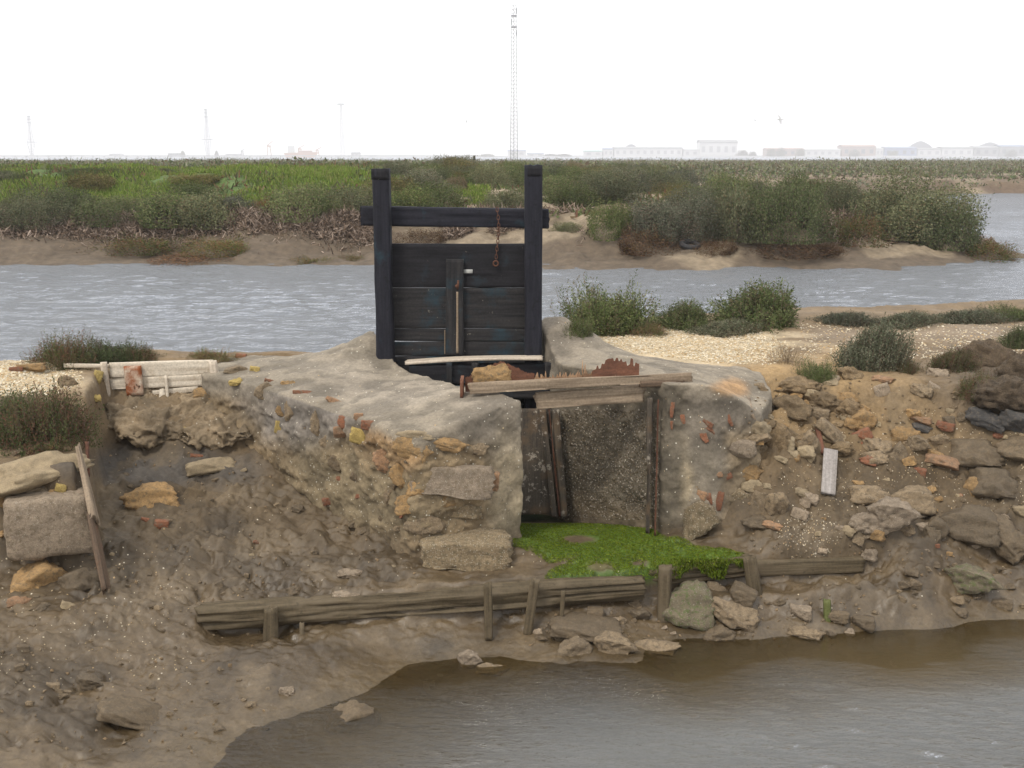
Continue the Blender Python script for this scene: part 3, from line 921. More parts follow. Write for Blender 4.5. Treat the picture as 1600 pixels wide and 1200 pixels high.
# individually described stones
big = [
    (728, 858, 130, 54, 'shelly', 'long rounded shell crusted block at the foot of the left wall', 12, .9, .02),
    (1096, 816, 54, 60, 'shelly', 'ochre shell crusted boulder leaning against the right wall foot', 0, .8, .15),
    (77, 817, 106, 82, 'pale', 'large squared pinkish block beside the leaning retaining board', 11, .7, .0),
    (62, 905, 72, 52, 'ochre', 'rounded yellow ochre stone below the squared block', 5, .9, .1),
    (55, 740, 150, 48, 'tanstone', 'long flat slab lying on top of the left bank', 6, .8, -.1),
    (58, 762, 60, 16, 'stone', 'thin stone layer under the long flat slab', 3, .8, 0),
    (95, 763, 14, 12, 'yellow', 'small yellow stone wedged under the flat slab', 8, .8, .3),
    (12, 770, 30, 36, 'ochre', 'brown rounded stone at the left edge under the slab', 5, .8, 0),
    (30, 940, 30, 20, 'peach', 'small pinkish stone left of the ochre stone', 2, .8, 0),
    (125, 912, 56, 46, 'muddy', 'mud covered lump right of the ochre stone', 6, .8, 0),
    (236, 777, 80, 40, 'ochre', 'flattish brown rock sitting alone on the upper mud', 1, .8, .1),
    (330, 732, 66, 30, 'tanstone', 'layered tan stone below the earth ledge', 10, .7, -.05),
    (310, 714, 22, 9, 'brick', 'small orange brick piece above the layered tan stone', 8, .8, .1),
    (252, 819, 20, 14, 'brick', 'red brick fragment on the open mud', 9, .8, .1),
    (228, 813, 14, 8, 'brick', 'small dark red chip left of the brick fragment', 8, .8, .3),
    (548, 895, 38, 16, 'pale', 'pale flat stone above the long muddy beam', 2, .8, 0),
    (460, 925, 26, 20, 'muddy', 'dark round lump behind the long muddy beam', 6, .9, 0),
    (550, 1124, 78, 46, 'muddy', 'lone rock breaking the creek water surface', 5, .9, 0),
    (735, 1032, 36, 34, 'pale', 'pale upright stone at the water edge', 0, .9, .1),
    (770, 1045, 48, 20, 'stone', 'flat stone beside the pale upright stone', 2, .9, 0),
    (448, 1080, 22, 16, 'pale', 'small pale stone alone on smooth mud', 3, .9, 0),
    (915, 985, 100, 34, 'muddy', 'broad flat slab lying on two rounded stones', 10, 1.0, .12),
    (898, 1013, 50, 34, 'stone', 'rounded stone under the broad slab left end', 5, .9, 0),
    (962, 1008, 66, 40, 'stone', 'blocky stone right of the rounded shore stone', 0, .9, .1),
    (1025, 1010, 68, 22, 'stone', 'low flat stone reaching into the creek', 2, .9, -.05),
    (1075, 945, 82, 68, 'mossy', 'big boulder with moss on top below the muddy beam', 1, .9, .1),
    (1145, 958, 76, 38, 'stone', 'slanting stone right of the mossy boulder', 3, .9, .25),
    (1124, 992, 44, 26, 'muddy', 'small rounded stone in the shallow edge water', 5, .9, 0),
    (1160, 930, 36, 32, 'muddy', 'block between the mossy boulder and the post', 9, .9, .4),
    (1120, 920, 34, 22, 'stone', 'brown stone under the algae covered beam', 2, .9, .3),
    (1000, 962, 34, 22, 'muddy', 'muddy stone left of the mossy boulder', 4, .9, 0),
    (930, 958, 24, 20, 'muddy', 'small block under the tilted beam', 9, .9, 0),
    (965, 967, 18, 6, 'pale', 'thin white chip among the shore stones', 2, .8, 0),
    (1251, 958, 30, 24, 'pale', 'pale squarish block left of the green stake', 8, .9, 0),
    (1260, 988, 50, 20, 'stone', 'low stone awash in front of the pale block', 2, .9, 0),
    (1310, 964, 28, 18, 'muddy', 'muddy block right of the green stake', 9, .9, 0),
    (1348, 974, 32, 24, 'muddy', 'squared muddy block at the right water edge', 8, .9, 0),
    (1398, 806, 74, 58, 'pale', 'large pale angular boulder on the right slope', 0, .9, -.1),
    (1357, 816, 50, 34, 'pale', 'smooth pale stone left of the large pale boulder', 5, .9, .2),
    (1357, 776, 64, 36, 'stone', 'rounded brown stone above the smooth pale stone', 6, .9, .1),
    (1425, 780, 66, 44, 'stone', 'brown boulder behind the large pale boulder', 1, .9, 0),
    (1458, 825, 40, 32, 'muddy', 'muddy rounded stone right of the large pale boulder', 5, .9, 0),
    (1454, 838, 26, 28, 'muddy', 'small upright stone below the muddy rounded stone', 3, .9, .3),
    (1515, 818, 84, 58, 'muddy', 'big mud covered boulder on the right slope', 1, .9, .1),
    (1570, 838, 80, 50, 'muddy', 'slanting mud covered boulder near the right edge', 2, .9, .5),
    (1520, 908, 80, 46, 'mossy', 'overhanging boulder with green patch near the right shore', 0, .9, .1),
    (1300, 682, 58, 28, 'stone', 'long brown stone pointing down the slope', 10, .9, .75),
    (1345, 655, 44, 32, 'ochre', 'ochre lump high on the right slope', 5, .9, 0),
    (1415, 680, 38, 28, 'ochre', 'bright ochre stone in the middle of the slope', 2, .9, -.2),
    (1348, 682, 26, 20, 'brick', 'red brick stone left of the bright ochre stone', 8, .9, -.5),
    (1370, 698, 42, 24, 'stone', 'grey brown stone under the bright ochre stone', 3, .9, .1),
    (1367, 718, 40, 28, 'stone', 'dark speckled stone below the red brick', 6, .9, 0),
    (1403, 710, 26, 34, 'stone', 'upright oval stone beside the dark speckled stone', 5, .9, 0),
    (1435, 695, 34, 24, 'stone', 'brown stone right of the bright ochre stone', 0, .9, .3),
    (1467, 690, 30, 24, 'stone', 'brown angular stone at the row end', 4, .9, -.3),
    (1437, 656, 30, 10, 'peach', 'flat orange tile lying on the slope', 8, .9, .1),
    (1440, 668, 28, 12, 'dark', 'dark slate piece below the orange tile', 2, .9, .1),
    (1477, 666, 24, 12, 'brick', 'small squared red brick right of the slate', 9, .9, .1),
    (1472, 722, 44, 16, 'peach', 'long buff brick lying across the slope', 10, .9, .15),
    (1520, 712, 84, 44, 'muddy', 'broad mound like boulder right of the buff brick', 6, .9, .1),
    (1340, 755, 18, 10, 'ochre', 'small ochre chip above the rounded brown stone', 3, .9, 0),
    (1520, 760, 22, 26, 'ochre', 'ochre stone stuck in the right mud', 2, .9, .4),
    (1265, 778, 26, 16, 'pale', 'pale chip below the loose grey board', 3, .9, .2),
    (1208, 820, 30, 12, 'peach', 'flat pinkish chip right of the shell crusted boulder', 2, .9, .15),
    (1215, 790, 34, 42, 'stone', 'lumpy stone beside the right wall end', 4, .9, 0),
    (1180, 815, 40, 20, 'muddy', 'muddy stone at the foot of the right wall', 1, .9, 0),
    (1290, 628, 48, 34, 'clod', 'crumbling earth clod under the right bank top', 3, .9, 0),
    (1235, 640, 60, 50, 'clod', 'large earth clod beside the right wall', 4, .9, .2),
    (1212, 685, 60, 46, 'clod', 'earth clod resting on the right wall end', 1, .9, .1),
    (1245, 605, 70, 34, 'clod', 'ochre earth lump under the shell covered bank top', 2, .9, 0),
    (1262, 690, 30, 36, 'stone', 'lumpy stone between clod and long stone', 5, .9, 0),
    (1465, 585, 30, 20, 'pale', 'pale stone under the reddish shrub', 3, .9, 0),
    (1545, 655, 60, 26, 'dark', 'flat dark rock under the root clump', 2, .9, .2),
    (1590, 660, 50, 30, 'dark', 'dark rock at the right edge under roots', 4, .9, .3),
    (1585, 700, 50, 34, 'muddy', 'brown rock at the right edge below dark rock', 1, .9, 0),
    (1550, 760, 70, 50, 'muddy', 'mud covered mound near the right edge', 6, .9, .2),
    (1300, 590, 22, 10, 'pale', 'pale stone under the large grey green bush', 3, .9, 0),
    (1380, 592, 30, 12, 'peach', 'orange flat stone under the large grey green bush', 2, .9, 0),
    (1440, 610, 30, 22, 'stone', 'brown stone below the reddish shrub', 3, .9, 0),
    (48, 575, 36, 14, 'ochre', 'yellow brown stone on the far left bank top', 8, .9, 0),
    (25, 577, 18, 8, 'brick', 'red brick bit on the far left bank top', 9, .9, 0),
    (106, 598, 26, 22, 'stone', 'grey triangular stone above the left shrub', 0, .9, .3),
    (152, 590, 12, 20, 'yellow', 'yellow stone left of the white boards', 8, .9, .4),
    (150, 622, 14, 10, 'yellow', 'small yellow stone beside the left shrub', 3, .9, 0),
    (97, 687, 16, 13, 'ochre', 'small ochre stone under the left shrub', 8, .9, 0),
    (83, 699, 12, 10, 'ochre', 'tiny ochre stone under the left shrub', 3, .9, 0),
    (317, 615, 26, 18, 'ochre', 'yellowish stone under the white boards', 2, .9, 0),
    (370, 578, 36, 16, 'stone', 'grey oval stone right of the white boards', 5, .9, .1),
    (398, 578, 14, 12, 'yellow', 'bright yellow brick bit on the bank top', 8, .9, .2),
    (368, 597, 20, 12, 'yellow', 'yellow chip below the grey oval stone', 3, .9, -.3),
    (376, 557, 16, 8, 'brick', 'orange brick chip on the plastered top', 9, .9, .1),
    (285, 674, 12, 14, 'yellow', 'little yellow cube at the ledge edge', 8, .9, 0),
    (540, 533, 20, 8, 'yellow', 'yellow stone set in the mortar beside the left gate post', 3, .6, .1),
    (205, 1118, 88, 30, 'muddy', 'mud coated block lying in the lower left mud', 10, 1.1, .45),
    (143, 1068, 40, 26, 'muddy', 'broken mud lump above the coated block', 0, .9, .4),
    (545, 930, 46, 14, 'pale', 'whitish flaky piece on top of the long beam', 2, .7, .15),
]
for (a, b, w, h, mt, lab, pr, dp, ti) in big:
    rock(a, b, w, h, mt, lab, pr, deep=dp, tilt=ti, lift=0.15, name='earth_clod' if mt == 'clod' else 'stone', cat='earth clod' if mt == 'clod' else 'stone')

# smaller loose stones, countable but alike
rl = random.Random(21)
used_labels = set()
def loose(n, px0, px1, py0, py1, s0, s1, mats, label, group, ok=None):
    k = 0
    while k < n:
        a, b = rl.uniform(px0, px1), rl.uniform(py0, py1)
        if ok and not ok(a, b): continue
        w = s0 + (s1 - s0) * rl.random() ** 2
        m_ = rl.choice(mats)
        lab = label[m_] if isinstance(label, dict) else label
        nb_ = min(big, key=lambda q_: math.hypot(q_[0] - a, q_[1] - b))
        pl = {'clod': 'lump of earth', 'muddy': 'muddy lump', 'brick': 'brick crumb', 'stone': 'small brown stone'}.get(m_, 'small %s stone' % {'tanstone': 'tan'}.get(m_, m_))
        dx_, dy_ = a - nb_[0], b - nb_[1]
        side_ = ('right of' if dx_ > 0 else 'left of') if abs(dx_) > abs(dy_) else ('below' if dy_ > 0 else 'above')
        for alt in ('%s %s the %s' % (pl, side_, nb_[5]), '%s close to the %s' % (pl, nb_[5])):
            if len(alt.split()) <= 16 and alt not in used_labels:
                used_labels.add(alt); lab = alt
                break
        rock(a, b, w, w * rl.uniform(.5, .9), m_, lab, rl.randrange(13), deep=.9, tilt=rl.uniform(-.5, .5), lift=.02, group=group)
        k += 1
LB = {'pale': 'small pale stone among the rubble on the right slope', 'ochre': 'small ochre stone among the rubble on the right slope', 'stone': 'small brown stone among the rubble on the right slope', 'muddy': 'small mud coated stone among the rubble on the right slope', 'tanstone': 'small tan stone among the rubble on the right slope', 'brick': 'small red brick crumb on the right slope'}
loose(110, 1190, 1600, 600, 870, 8, 26, ['pale', 'ochre', 'stone', 'tanstone', 'stone', 'muddy', 'tanstone', 'pale', 'brick'], LB, 'loose stones on the right slope', lambda a, b: not (1260 < a < 1320 and 690 < b < 790))
loose(34, 1180, 1330, 580, 720, 14, 40, ['tanstone', 'ochre', 'clod', 'clod', 'stone'], {'tanstone': 'tan lump in the ochre bank beside the right wall', 'ochre': 'ochre lump in the bank beside the right wall', 'clod': 'earth lump in the bank beside the right wall', 'stone': 'brown lump in the bank beside the right wall'}, 'lumps beside the right wall')
loose(34, 840, 1340, 935, 1000, 8, 22, ['muddy', 'stone', 'muddy', 'pale'], {'muddy': 'small muddy stone between the beam and the creek', 'stone': 'small brown stone between the beam and the creek', 'pale': 'small pale stone between the beam and the creek'}, 'small stones between the beam and the creek')
loose(26, 1330, 1600, 880, 960, 8, 26, ['muddy', 'muddy', 'stone'], {'muddy': 'muddy lump on the right shore mud', 'stone': 'brown lump on the right shore mud'}, 'lumps on the right shore mud')
loose(30, 170, 640, 720, 900, 7, 18, ['muddy', 'muddy', 'stone', 'tanstone', 'brick'], {'muddy': 'muddy lump on the open mud above the long beam', 'stone': 'brown stone on the open mud above the long beam', 'tanstone': 'tan stone on the open mud above the long beam', 'brick': 'tiny brick crumb on the open mud above the long beam'}, 'small stones on the open mud')
loose(30, 0, 420, 900, 1150, 7, 20, ['muddy', 'muddy', 'stone'], {'muddy': 'muddy lump on the lower left mud', 'stone': 'brown stone on the lower left mud'}, 'small stones on the lower left mud')
loose(24, 0, 150, 690, 960, 7, 20, ['muddy', 'ochre', 'stone', 'tanstone'], {'muddy': 'muddy stone in the left stone stack', 'ochre': 'little ochre stone in the left stone stack', 'stone': 'brown stone in the left stone stack', 'tanstone': 'tan stone in the left stone stack'}, 'small stones of the left stack')

# eroded ledge: overhanging lumps of earth on the left
ledge = thing('earth_ledge', 'overhanging ledge of crumbling earth below the white boards', 'earth ledge')
M['earthm'] = stone_mat('crumbly_earth', None, grain=34, spots=0.03, spot_col=(0.42, 0.37, 0.29), spot_scale=50, bump=1.0, dist=0.02, blot=(.65, 1.3))
LG = [(-3.46, 8.95), (-3.25, 8.84), (-3.02, 8.88), (-2.93, 8.93), (-2.72, 8.80), (-2.52, 8.86), (-2.42, 8.79), (-2.18, 8.84), (-2.02, 9.05), (-2.1, 9.42), (-3.5, 9.45)]
V, Nn, q = solid('lg', LG, lambda x, y: 1.06 + np.clip((y - 8.95) * .5, -.04, .26) + .05 * fbm(x * 3, y * 3, 0, 3, 140), .90, 0.015, 4)
x, y, z = V.T
bb = np.abs(fbm(x * 7, y * 7, z * 9, 4, 141))
V = V + Nn * (0.045 * fbm(x * 5, y * 5, z * 5, 4, 142) - 0.09 * (bb - .25) + .008 * fbm(x * 30, y * 30, z * 30, 2, 143))[:, None]
V[:, 2] += .05 * fbm(x * 4, y * 2, 0, 2, 144) * (z < .98)
cc = np.array([0.178, 0.135, 0.086])[None, :] * (0.85 + .35 * ss(-.4, .5, fbm(x * 5, y * 5, z * 5, 3, 145)))[:, None]
lgb = link('earth_body', mesh_from('earth_body', V, q, cc), M['earthm'], ledge)
S.add(lgb)

# ------------------------------------------------------------------ planks and timbers


def timber(name, p0, p1, w, t, mat, parent=None, up=(0, 0, 1), amp=0.003, seg=0.03, seed=1, jag=0.0, label=None, cat=None, group=None, taper=1.0, bow=0.0, groove=0.0, edge=0.12):
    """a board or beam: w along 'up', t across, length from p0 to p1"""
    p0, p1 = Vector(p0), Vector(p1)
    d = p1 - p0; L = d.length; d.normalize()
    side = d.cross(Vector(up)).normalized(); u = side.cross(d).normalized()
    nu = max(2, int(L / seg)); 
    prof = []
    kw, kt = max(2, min(14, int(w / 0.015))), max(2, min(8, int(t / 0.015)))
    e = min(w, t) * edge
    for i in range(kw + 1): prof.append((-t / 2, -w / 2 + e + (w - 2 * e) * i / kw, -1, 0))
    for i in range(kt + 1): prof.append((-t / 2 + e + (t - 2 * e) * i / kt, w / 2, 0, 1))
    for i in range(kw + 1): prof.append((t / 2, w / 2 - e - (w - 2 * e) * i / kw, 1, 0))
    for i in range(kt + 1): prof.append((t / 2 - e - (t - 2 * e) * i / kt, -w / 2, 0, -1))
    pr = np.array(prof); m = len(pr)
    s = np.linspace(0, L, nu + 1)
    Sg, K = np.meshgrid(s, np.arange(m), indexing='ij')
    a, b, na, nb_ = pr[K][..., 0], pr[K][..., 1], pr[K][..., 2], pr[K][..., 3]
    f = fbm(Sg * 2.2 + seed, a * 26 + seed * 3, b * 26, 4, seed)
    f2 = fbm(Sg * 0.9 + seed, a * 3, b * 3, 2, seed + 9)
    g = np.maximum(0, fbm(Sg * 1.1 + seed * 2, a * 5, b * 42, 3, seed + 4) - .1)
    disp = amp * f + amp * 1.6 * f2 - groove * g
    k = 1 + (taper - 1) * Sg / L
    Xl = Sg.copy()
    if jag > 0:
        Xl[0] += jag * fbm(a[0] * 30, b[0] * 30, seed, 3, seed + 5); Xl[-1] += jag * fbm(a[-1] * 30, b[-1] * 30, seed + 3, 3, seed + 6)
    Yl = (a + na * disp) * k; Zl = (b + nb_ * disp) * k + bow * np.sin(np.pi * Sg / L)
    V = np.stack([Xl, Yl, Zl], -1).reshape(-1, 3)
    n0 = len(V)
    V = np.r_[V, [[Xl[0].mean(), 0, Zl[0].mean()], [Xl[-1].mean(), 0, Zl[-1].mean()]]]
    fs = []
    for i in range(nu):
        for j in range(m):
            j2 = (j + 1) % m
            fs.append((i * m + j, i * m + j2, (i + 1) * m + j2, (i + 1) * m + j))
    for j in range(m):
        j2 = (j + 1) % m
        fs.append((n0, j2, j, n0)); fs.append((n0 + 1, nu * m + j, nu * m + j2, n0 + 1))
    bm = bmesh.new()
    vs = [bm.verts.new(v) for v in V]
    for q_ in fs:
        q2 = list(dict.fromkeys(q_))
        bm.faces.new([vs[i] for i in q2])
    bmesh.ops.recalc_face_normals(bm, faces=bm.faces)
    me = bpy.data.meshes.new(name); bm.to_mesh(me); bm.free()
    for p in me.polygons: p.use_smooth = len(p.vertices) == 4
    o = link(name, me, M[mat] if isinstance(mat, str) else mat, parent)
    o.matrix_basis = Matrix((
        (d.x, side.x, u.x, p0.x), (d.y, side.y, u.y, p0.y), (d.z, side.z, u.z, p0.z), (0, 0, 0, 1)))
    if label: tag(o, label, cat, group)
    return o


def off(v, x=0, y=0, z=0):
    return Vector((v[0] + x, v[1] + y, v[2] + z))


GY = 9.60
gate = thing('sluice_gate', 'tall black tarred wooden sluice gate with two posts and a crossbeam', 'sluice gate', (0, 0, 0))
# posts
def topbot(px0, px1, pyt, Yt, zb, w, t, name, seed):
    a = PY((px0 + px1) / 2, pyt, Yt)
    b = Vector((a.x, a.y, zb))
    return timber(name, b, a, w, t, 'post', gate, up=(1, 0, 0), amp=0.004, seed=seed, jag=0.008)
s_ = 9.8 / F
topbot(583, 608, 264, GY - .10, 0.05, 25 * s_, .17, 'post', 3)
topbot(821, 847, 258, GY - .10, 0.05, 26 * s_, .17, 'post', 8)
# iron band and wide head on top of posts
for (a, b, yy) in ((583, 608, 272), (821, 847, 267)):
    p = PY((a + b) / 2, yy, GY - .1)
    timber('post_cap', off(p, z=-.045), off(p, z=.045), 24.2 * s_, .172, 'gate', gate, up=(1, 0, 0), amp=0.004, seed=a)
# crossbeam behind the posts
timber('crossbeam', PY(565, 337, GY + .03), PY(857, 342, GY + .03), .168, .08, 'post', gate, amp=.003, seed=5, jag=.01)
# leaf planks
seams = [(380, 416), (416, 449.5), (449.5, 482), (482, 513), (513, 533), (533, 556)]
zt = [PY(700, y0, GY).z for y0, y1 in seams] + [PY(700, 556, GY).z]
xl, xr = PY(604, 460, GY).x, PY(823, 460, GY).x
zz = [zt[0], zt[2], zt[4], zt[5], zt[6]]
zz2 = [zt[0], zt[1] + .03, zt[2], zt[4], zt[5], zt[6], zt[6] - .17, zt[6] - .37, zt[6] - .58, zt[6] - .8, zt[6] - 1.05, zt[6] - 1.3, 0.02]
zz2 = [zt[0], zt[2], zt[4], zt[5], zt[6]] + [zt[6] - .22 * k for k in range(1, 7)] + [0.02]
for k in range(len(zz2) - 1):
    z1, z0 = zz2[k], zz2[k + 1]
    if z1 - z0 < .02: continue
    zc = (z0 + z1) / 2
    timber('plank', (xl - .05, GY, zc), (xr + (.05 if k < 4 else .3), GY, zc), z1 - z0 - .007, .055 - .004 * (k % 2), 'gate' if k < 1 else 'gate_grey', gate, amp=.0025, seed=20 + k, edge=.1, seg=.04, groove=.002)
timber('upright_batten', PY(711, 556, GY - .055), PY(711, 405, GY - .055), 27 * s_, .05, 'gate_grey', gate, up=(1, 0, 0), amp=.003, seed=41)
timber('edge_strip', PY(826, 520, GY - .06), PY(824, 384, GY - .06), .045, .05, 'post', gate, up=(1, 0, 0), amp=.003, seed=42)
# pale drip streak is a thin lath
timber('drip_lath', PY(714.5, 552, GY - .083), PY(714.5, 456, GY - .083), .018, .008, 'oldwood', gate, up=(1, 0, 0), amp=.001, seed=43)
timber('gap_lath', PY(695, 553, GY - .045), PY(695, 516, GY - .045), .010, .02, 'oldwood', gate, up=(1, 0, 0), amp=.001, seed=44)
b = PY(731, 424, GY - .035)
timber('plate', off(b, -.042), off(b, .042), .032, .006, 'plate', gate, seed=45, amp=.0005)


def tube(name, pts, r, mat, parent=None, n=6, closed=False):
    P = [Vector(p) for p in pts]
    m = len(P); V = []; Fs = []
    rr = r if hasattr(r, '__len__') else [r] * m
    for i, p in enumerate(P):
        if closed: d = P[(i + 1) % m] - P[i - 1]
        else: d = P[min(i + 1, m - 1)] - P[max(i - 1, 0)]
        d.normalize()
        a = d.cross(Vector((0.13, 0.31, .94))).normalized(); b_ = d.cross(a)
        for k in range(n):
            t_ = 2 * math.pi * k / n
            V.append(p + (a * math.cos(t_) + b_ * math.sin(t_)) * rr[i])
    for i in range(m if closed else m - 1):
        i2 = (i + 1) % m
        for k in range(n):
            Fs.append((i * n + k, i * n + (k + 1) % n, i2 * n + (k + 1) % n, i2 * n + k))
    if not closed:
        V.append(P[0]); V.append(P[-1])
        for k in range(n):
            Fs.append((len(V) - 2, (k + 1) % n, k, k)); Fs.append((len(V) - 1, (m - 1) * n + k, (m - 1) * n + (k + 1) % n, (m - 1) * n + (k + 1) % n))
        me = bpy.data.meshes.new(name)
        me.from_pydata([tuple(v) for v in V], [], [tuple(dict.fromkeys(f)) for f in Fs])
        for p_ in me.polygons: p_.use_smooth = True
    else:
        me = mesh_from(name, np.array([tuple(v) for v in V]), np.array(Fs))
    if mat is None: return me
    return link(name, me, M[mat] if isinstance(mat, str) else mat, parent)


# rusty chain: links from the crossbeam down to a ring
chain = thing('chain', 'rusty iron chain hanging from the gate crossbeam down the planks', 'chain', PY(777, 322, GY - .06))
lk = [Vector((math.cos(t_) * .011, 0, math.sin(t_) * .022)) for t_ in np.linspace(0, 2 * math.pi, 14, endpoint=False)]
lme = tube('link', lk, .0036, None, n=6, closed=True); lme.materials.append(M['rust'])
L_ = (PY(777, 322, GY - .06) - PY(777, 408, GY - .06)).length
nl = int(L_ / .034)
for i in range(nl):
    o = bpy.data.objects.new('link', lme); COL.objects.link(o); o.parent = chain
    o.location = (.012 * math.sin(i * .35), .0 if i > 4 else -.012, -.03 - i * .034); o.rotation_euler = (random.uniform(-.2, .2), 0, (i % 2) * 1.5708 + random.uniform(-.3, .3))
hk = [Vector((math.cos(t_) * .022 - .015, 0, math.sin(t_) * .022 - L_ - .02)) for t_ in np.linspace(0, 2 * math.pi, 16, endpoint=False)]
tube('ring', hk, .007, 'rust', chain, closed=True)
bolt = tube('bolt', [PY(714, 447, GY - .11), PY(714, 447, GY - .05)], .018, 'rust', gate, n=6)
bolt2 = tube('bolt', [PY(716, 438, GY - .12), PY(715, 452, GY - .11)], .009, 'rust', gate, n=6)

# rotted lower timbers in front of the gate, under the pale plank
frame = thing('timber_sill', 'dark tarred timber frame below the gate under the pale plank', 'timber frame')
timber('rail', PY(640, 585, 9.38), PY(872, 582, 9.38), .17, .07, 'gate', frame, seed=50)
for a in (702, 742, 862):
    timber('upright', PY(a, 640, 9.33), PY(a, 566, 9.33), .055 if a != 862 else .12, .05, 'gate_grey', frame, up=(1, 0, 0), seed=50 + a)
timber('rail', PY(650, 612, 9.36), PY(872, 612, 9.36), .12, .06, 'gate_grey', frame, seed=53)

timber('plank', PY(634, 566, 9.42), PY(848, 559, 9.35), .02, .15, 'palewood', None, amp=.002, seed=60, jag=.01, bow=.015,
       label='bleached plank lying across the channel in front of the gate', cat='plank')

# the weathered beam laid across the opening, with the boards that hang behind it
pa, pb = PY(733, 607, 8.02), PY(1082, 589, 8.16)
timber('plank', pa, pb, .088, .045, 'oldwood', None, amp=.004, seed=61, jag=.015, taper=.8,
       label='thick weathered plank spanning the sluice opening between the walls', cat='plank')
timber('board', PY(836, 626, 8.10), PY(1008, 614, 8.18), .135, .022, 'oldwood', None, amp=.003, seed=62, jag=.02,
       label='wide grained board hanging below the thick weathered plank', cat='board')
timber('board', PY(1000, 600, 8.12), PY(1068, 597, 8.16), .045, .05, 'darkwood', None, amp=.003, seed=63,
       label='short offcut under the right end of the thick plank', cat='board')
timber('board', PY(722, 618, 8.12), PY(722, 590, 8.12), .022, .16, 'redwood', None, up=(1, 0, 0), amp=.002, seed=64,
       label='short upright board end left of the thick plank', cat='board')


def jagged(name, lo, hi, y0, thick, n, mat, seed, label, cat, profile, parent=None):
    """board standing on edge with a broken, splintered upper rim; profile(u)->height px"""
    V = []; Fs = []
    for i in range(n + 1):
        u = i / n
        p = PY(lo[0] + (hi[0] - lo[0]) * u, lo[1] + (hi[1] - lo[1]) * u, y0 + .06 * u)
        h = profile(u) * 8.4 / F
        for (dy, z) in ((-thick / 2, 0), (-thick / 2, h), (thick / 2, h * .96 - .002), (thick / 2, 0)):
            V.append((p.x, p.y + dy, p.z + z))
    for i in range(n):
        a = i * 4
        for k in range(4):
            Fs.append((a + k, a + (k + 1) % 4, a + 4 + (k + 1) % 4, a + 4 + k))
    Fs.append((3, 2, 1, 0)); a = n * 4; Fs.append((a, a + 1, a + 2, a + 3))
    me = mesh_from(name, np.array(V), np.array(Fs), smooth=False)
    o = link(name, me, M[mat], parent)
    if label: tag(o, label, cat)
    return o


rj = np.random.RandomState(3)
jag1 = rj.uniform(0, 1, 400)
jagged('board', (727, 612), (835, 606), 8.20, .02, 60, 'redwood', 1, 'reddish broken board with a curved rim behind the thick plank', 'board',
       lambda u: 18 + 24 * math.exp(-((u - .5) / .34) ** 2) + 4.0 * jag1[int(u * 59)])
jagged('board', (835, 606), (930, 600), 8.24, .018, 90, 'splinter', 1, 'splintered wood edge sticking up behind the thick plank middle', 'board',
       lambda u: 15 + 15 * jag1[int(u * 30)] * jag1[100 + int(u * 89)] + (13 if jag1[200 + int(u * 44)] > .9 else 0))
jagged('board', (925, 600), (998, 596), 8.26, .02, 50, 'redwood', 1, 'dark jagged red board behind the right half of the plank', 'board',
       lambda u: 16 + 18 * math.exp(-((u - .5) / .5) ** 2) + 15 * jag1[50 + int(u * 22)] - 4)
for i, (a, b, h, l) in enumerate(((798, 606, 26, .5), (848, 604, 20, .4), (885, 602, 18, 1), (905, 602, 24, 1), (912, 601, 40, 1), (877, 603, 22, 1), (963, 598, 12, 1))):
    tube('splinter', [PY(a, b, 8.22), PY(a - 2, b - h * .6, 8.22), PY(a - 1.5, b - h, 8.22)], [.009, .006, .001], 'splinter', bpy.data.objects['board.003'] if 'board.003' in bpy.data.objects else None, n=4)
o = rock(765, 650, 60, 34, 'ochre', 'ochre rough stone piece leaning on the broken reddish board', 3, deep=.4, tilt=-.2)
if o: o.location = PY(768, 587, 8.13)

# slot timbers inside the channel and rusty iron at the right jamb
slot = thing('slot_frame', 'barnacled timber slot post with rusty edge inside the channel', 'slot post')
timber('post', PZ(866, 806, .33), PY(848, 640, 8.92), .06, .07, 'slotwood', slot, up=(1, 0, 0), seed=70, amp=.005)
timber('post', PZ(882, 806, .34), PY(868, 640, 8.86), .055, .05, 'slotwood', slot, up=(1, 0, 0), seed=71, amp=.006)
timber('rusty_edge', PZ(875, 806, .33), PY(858, 640, 8.84), .014, .03, 'rust', slot, up=(1, 0, 0), seed=72, amp=.004)
timber('lining_board', off(PZ(832, 806, .33), y=.04), off(PY(832, 640, 8.95), y=.04), .34, .03, 'slotwood', slot, up=(1, 0, 0), seed=78, amp=.006)
p0, p1 = PZ(1022, 832, .42), PY(1027, 622, 8.12)
jamb = thing('iron_slot_edge', 'vertical rust streaked iron strip on the right jamb', 'iron strip')
timber('strip', off(p0, .0, -.06), off(p1, .0, -.06), .012, .03, 'rust', jamb, up=(1, 0, 0), seed=73, amp=.003)
timber('groove_post', off(p0, -.05, -.0), off(p1, -.055, -.0), .03, .05, 'slotwood', jamb, up=(1, 0, 0), seed=74, amp=.007)

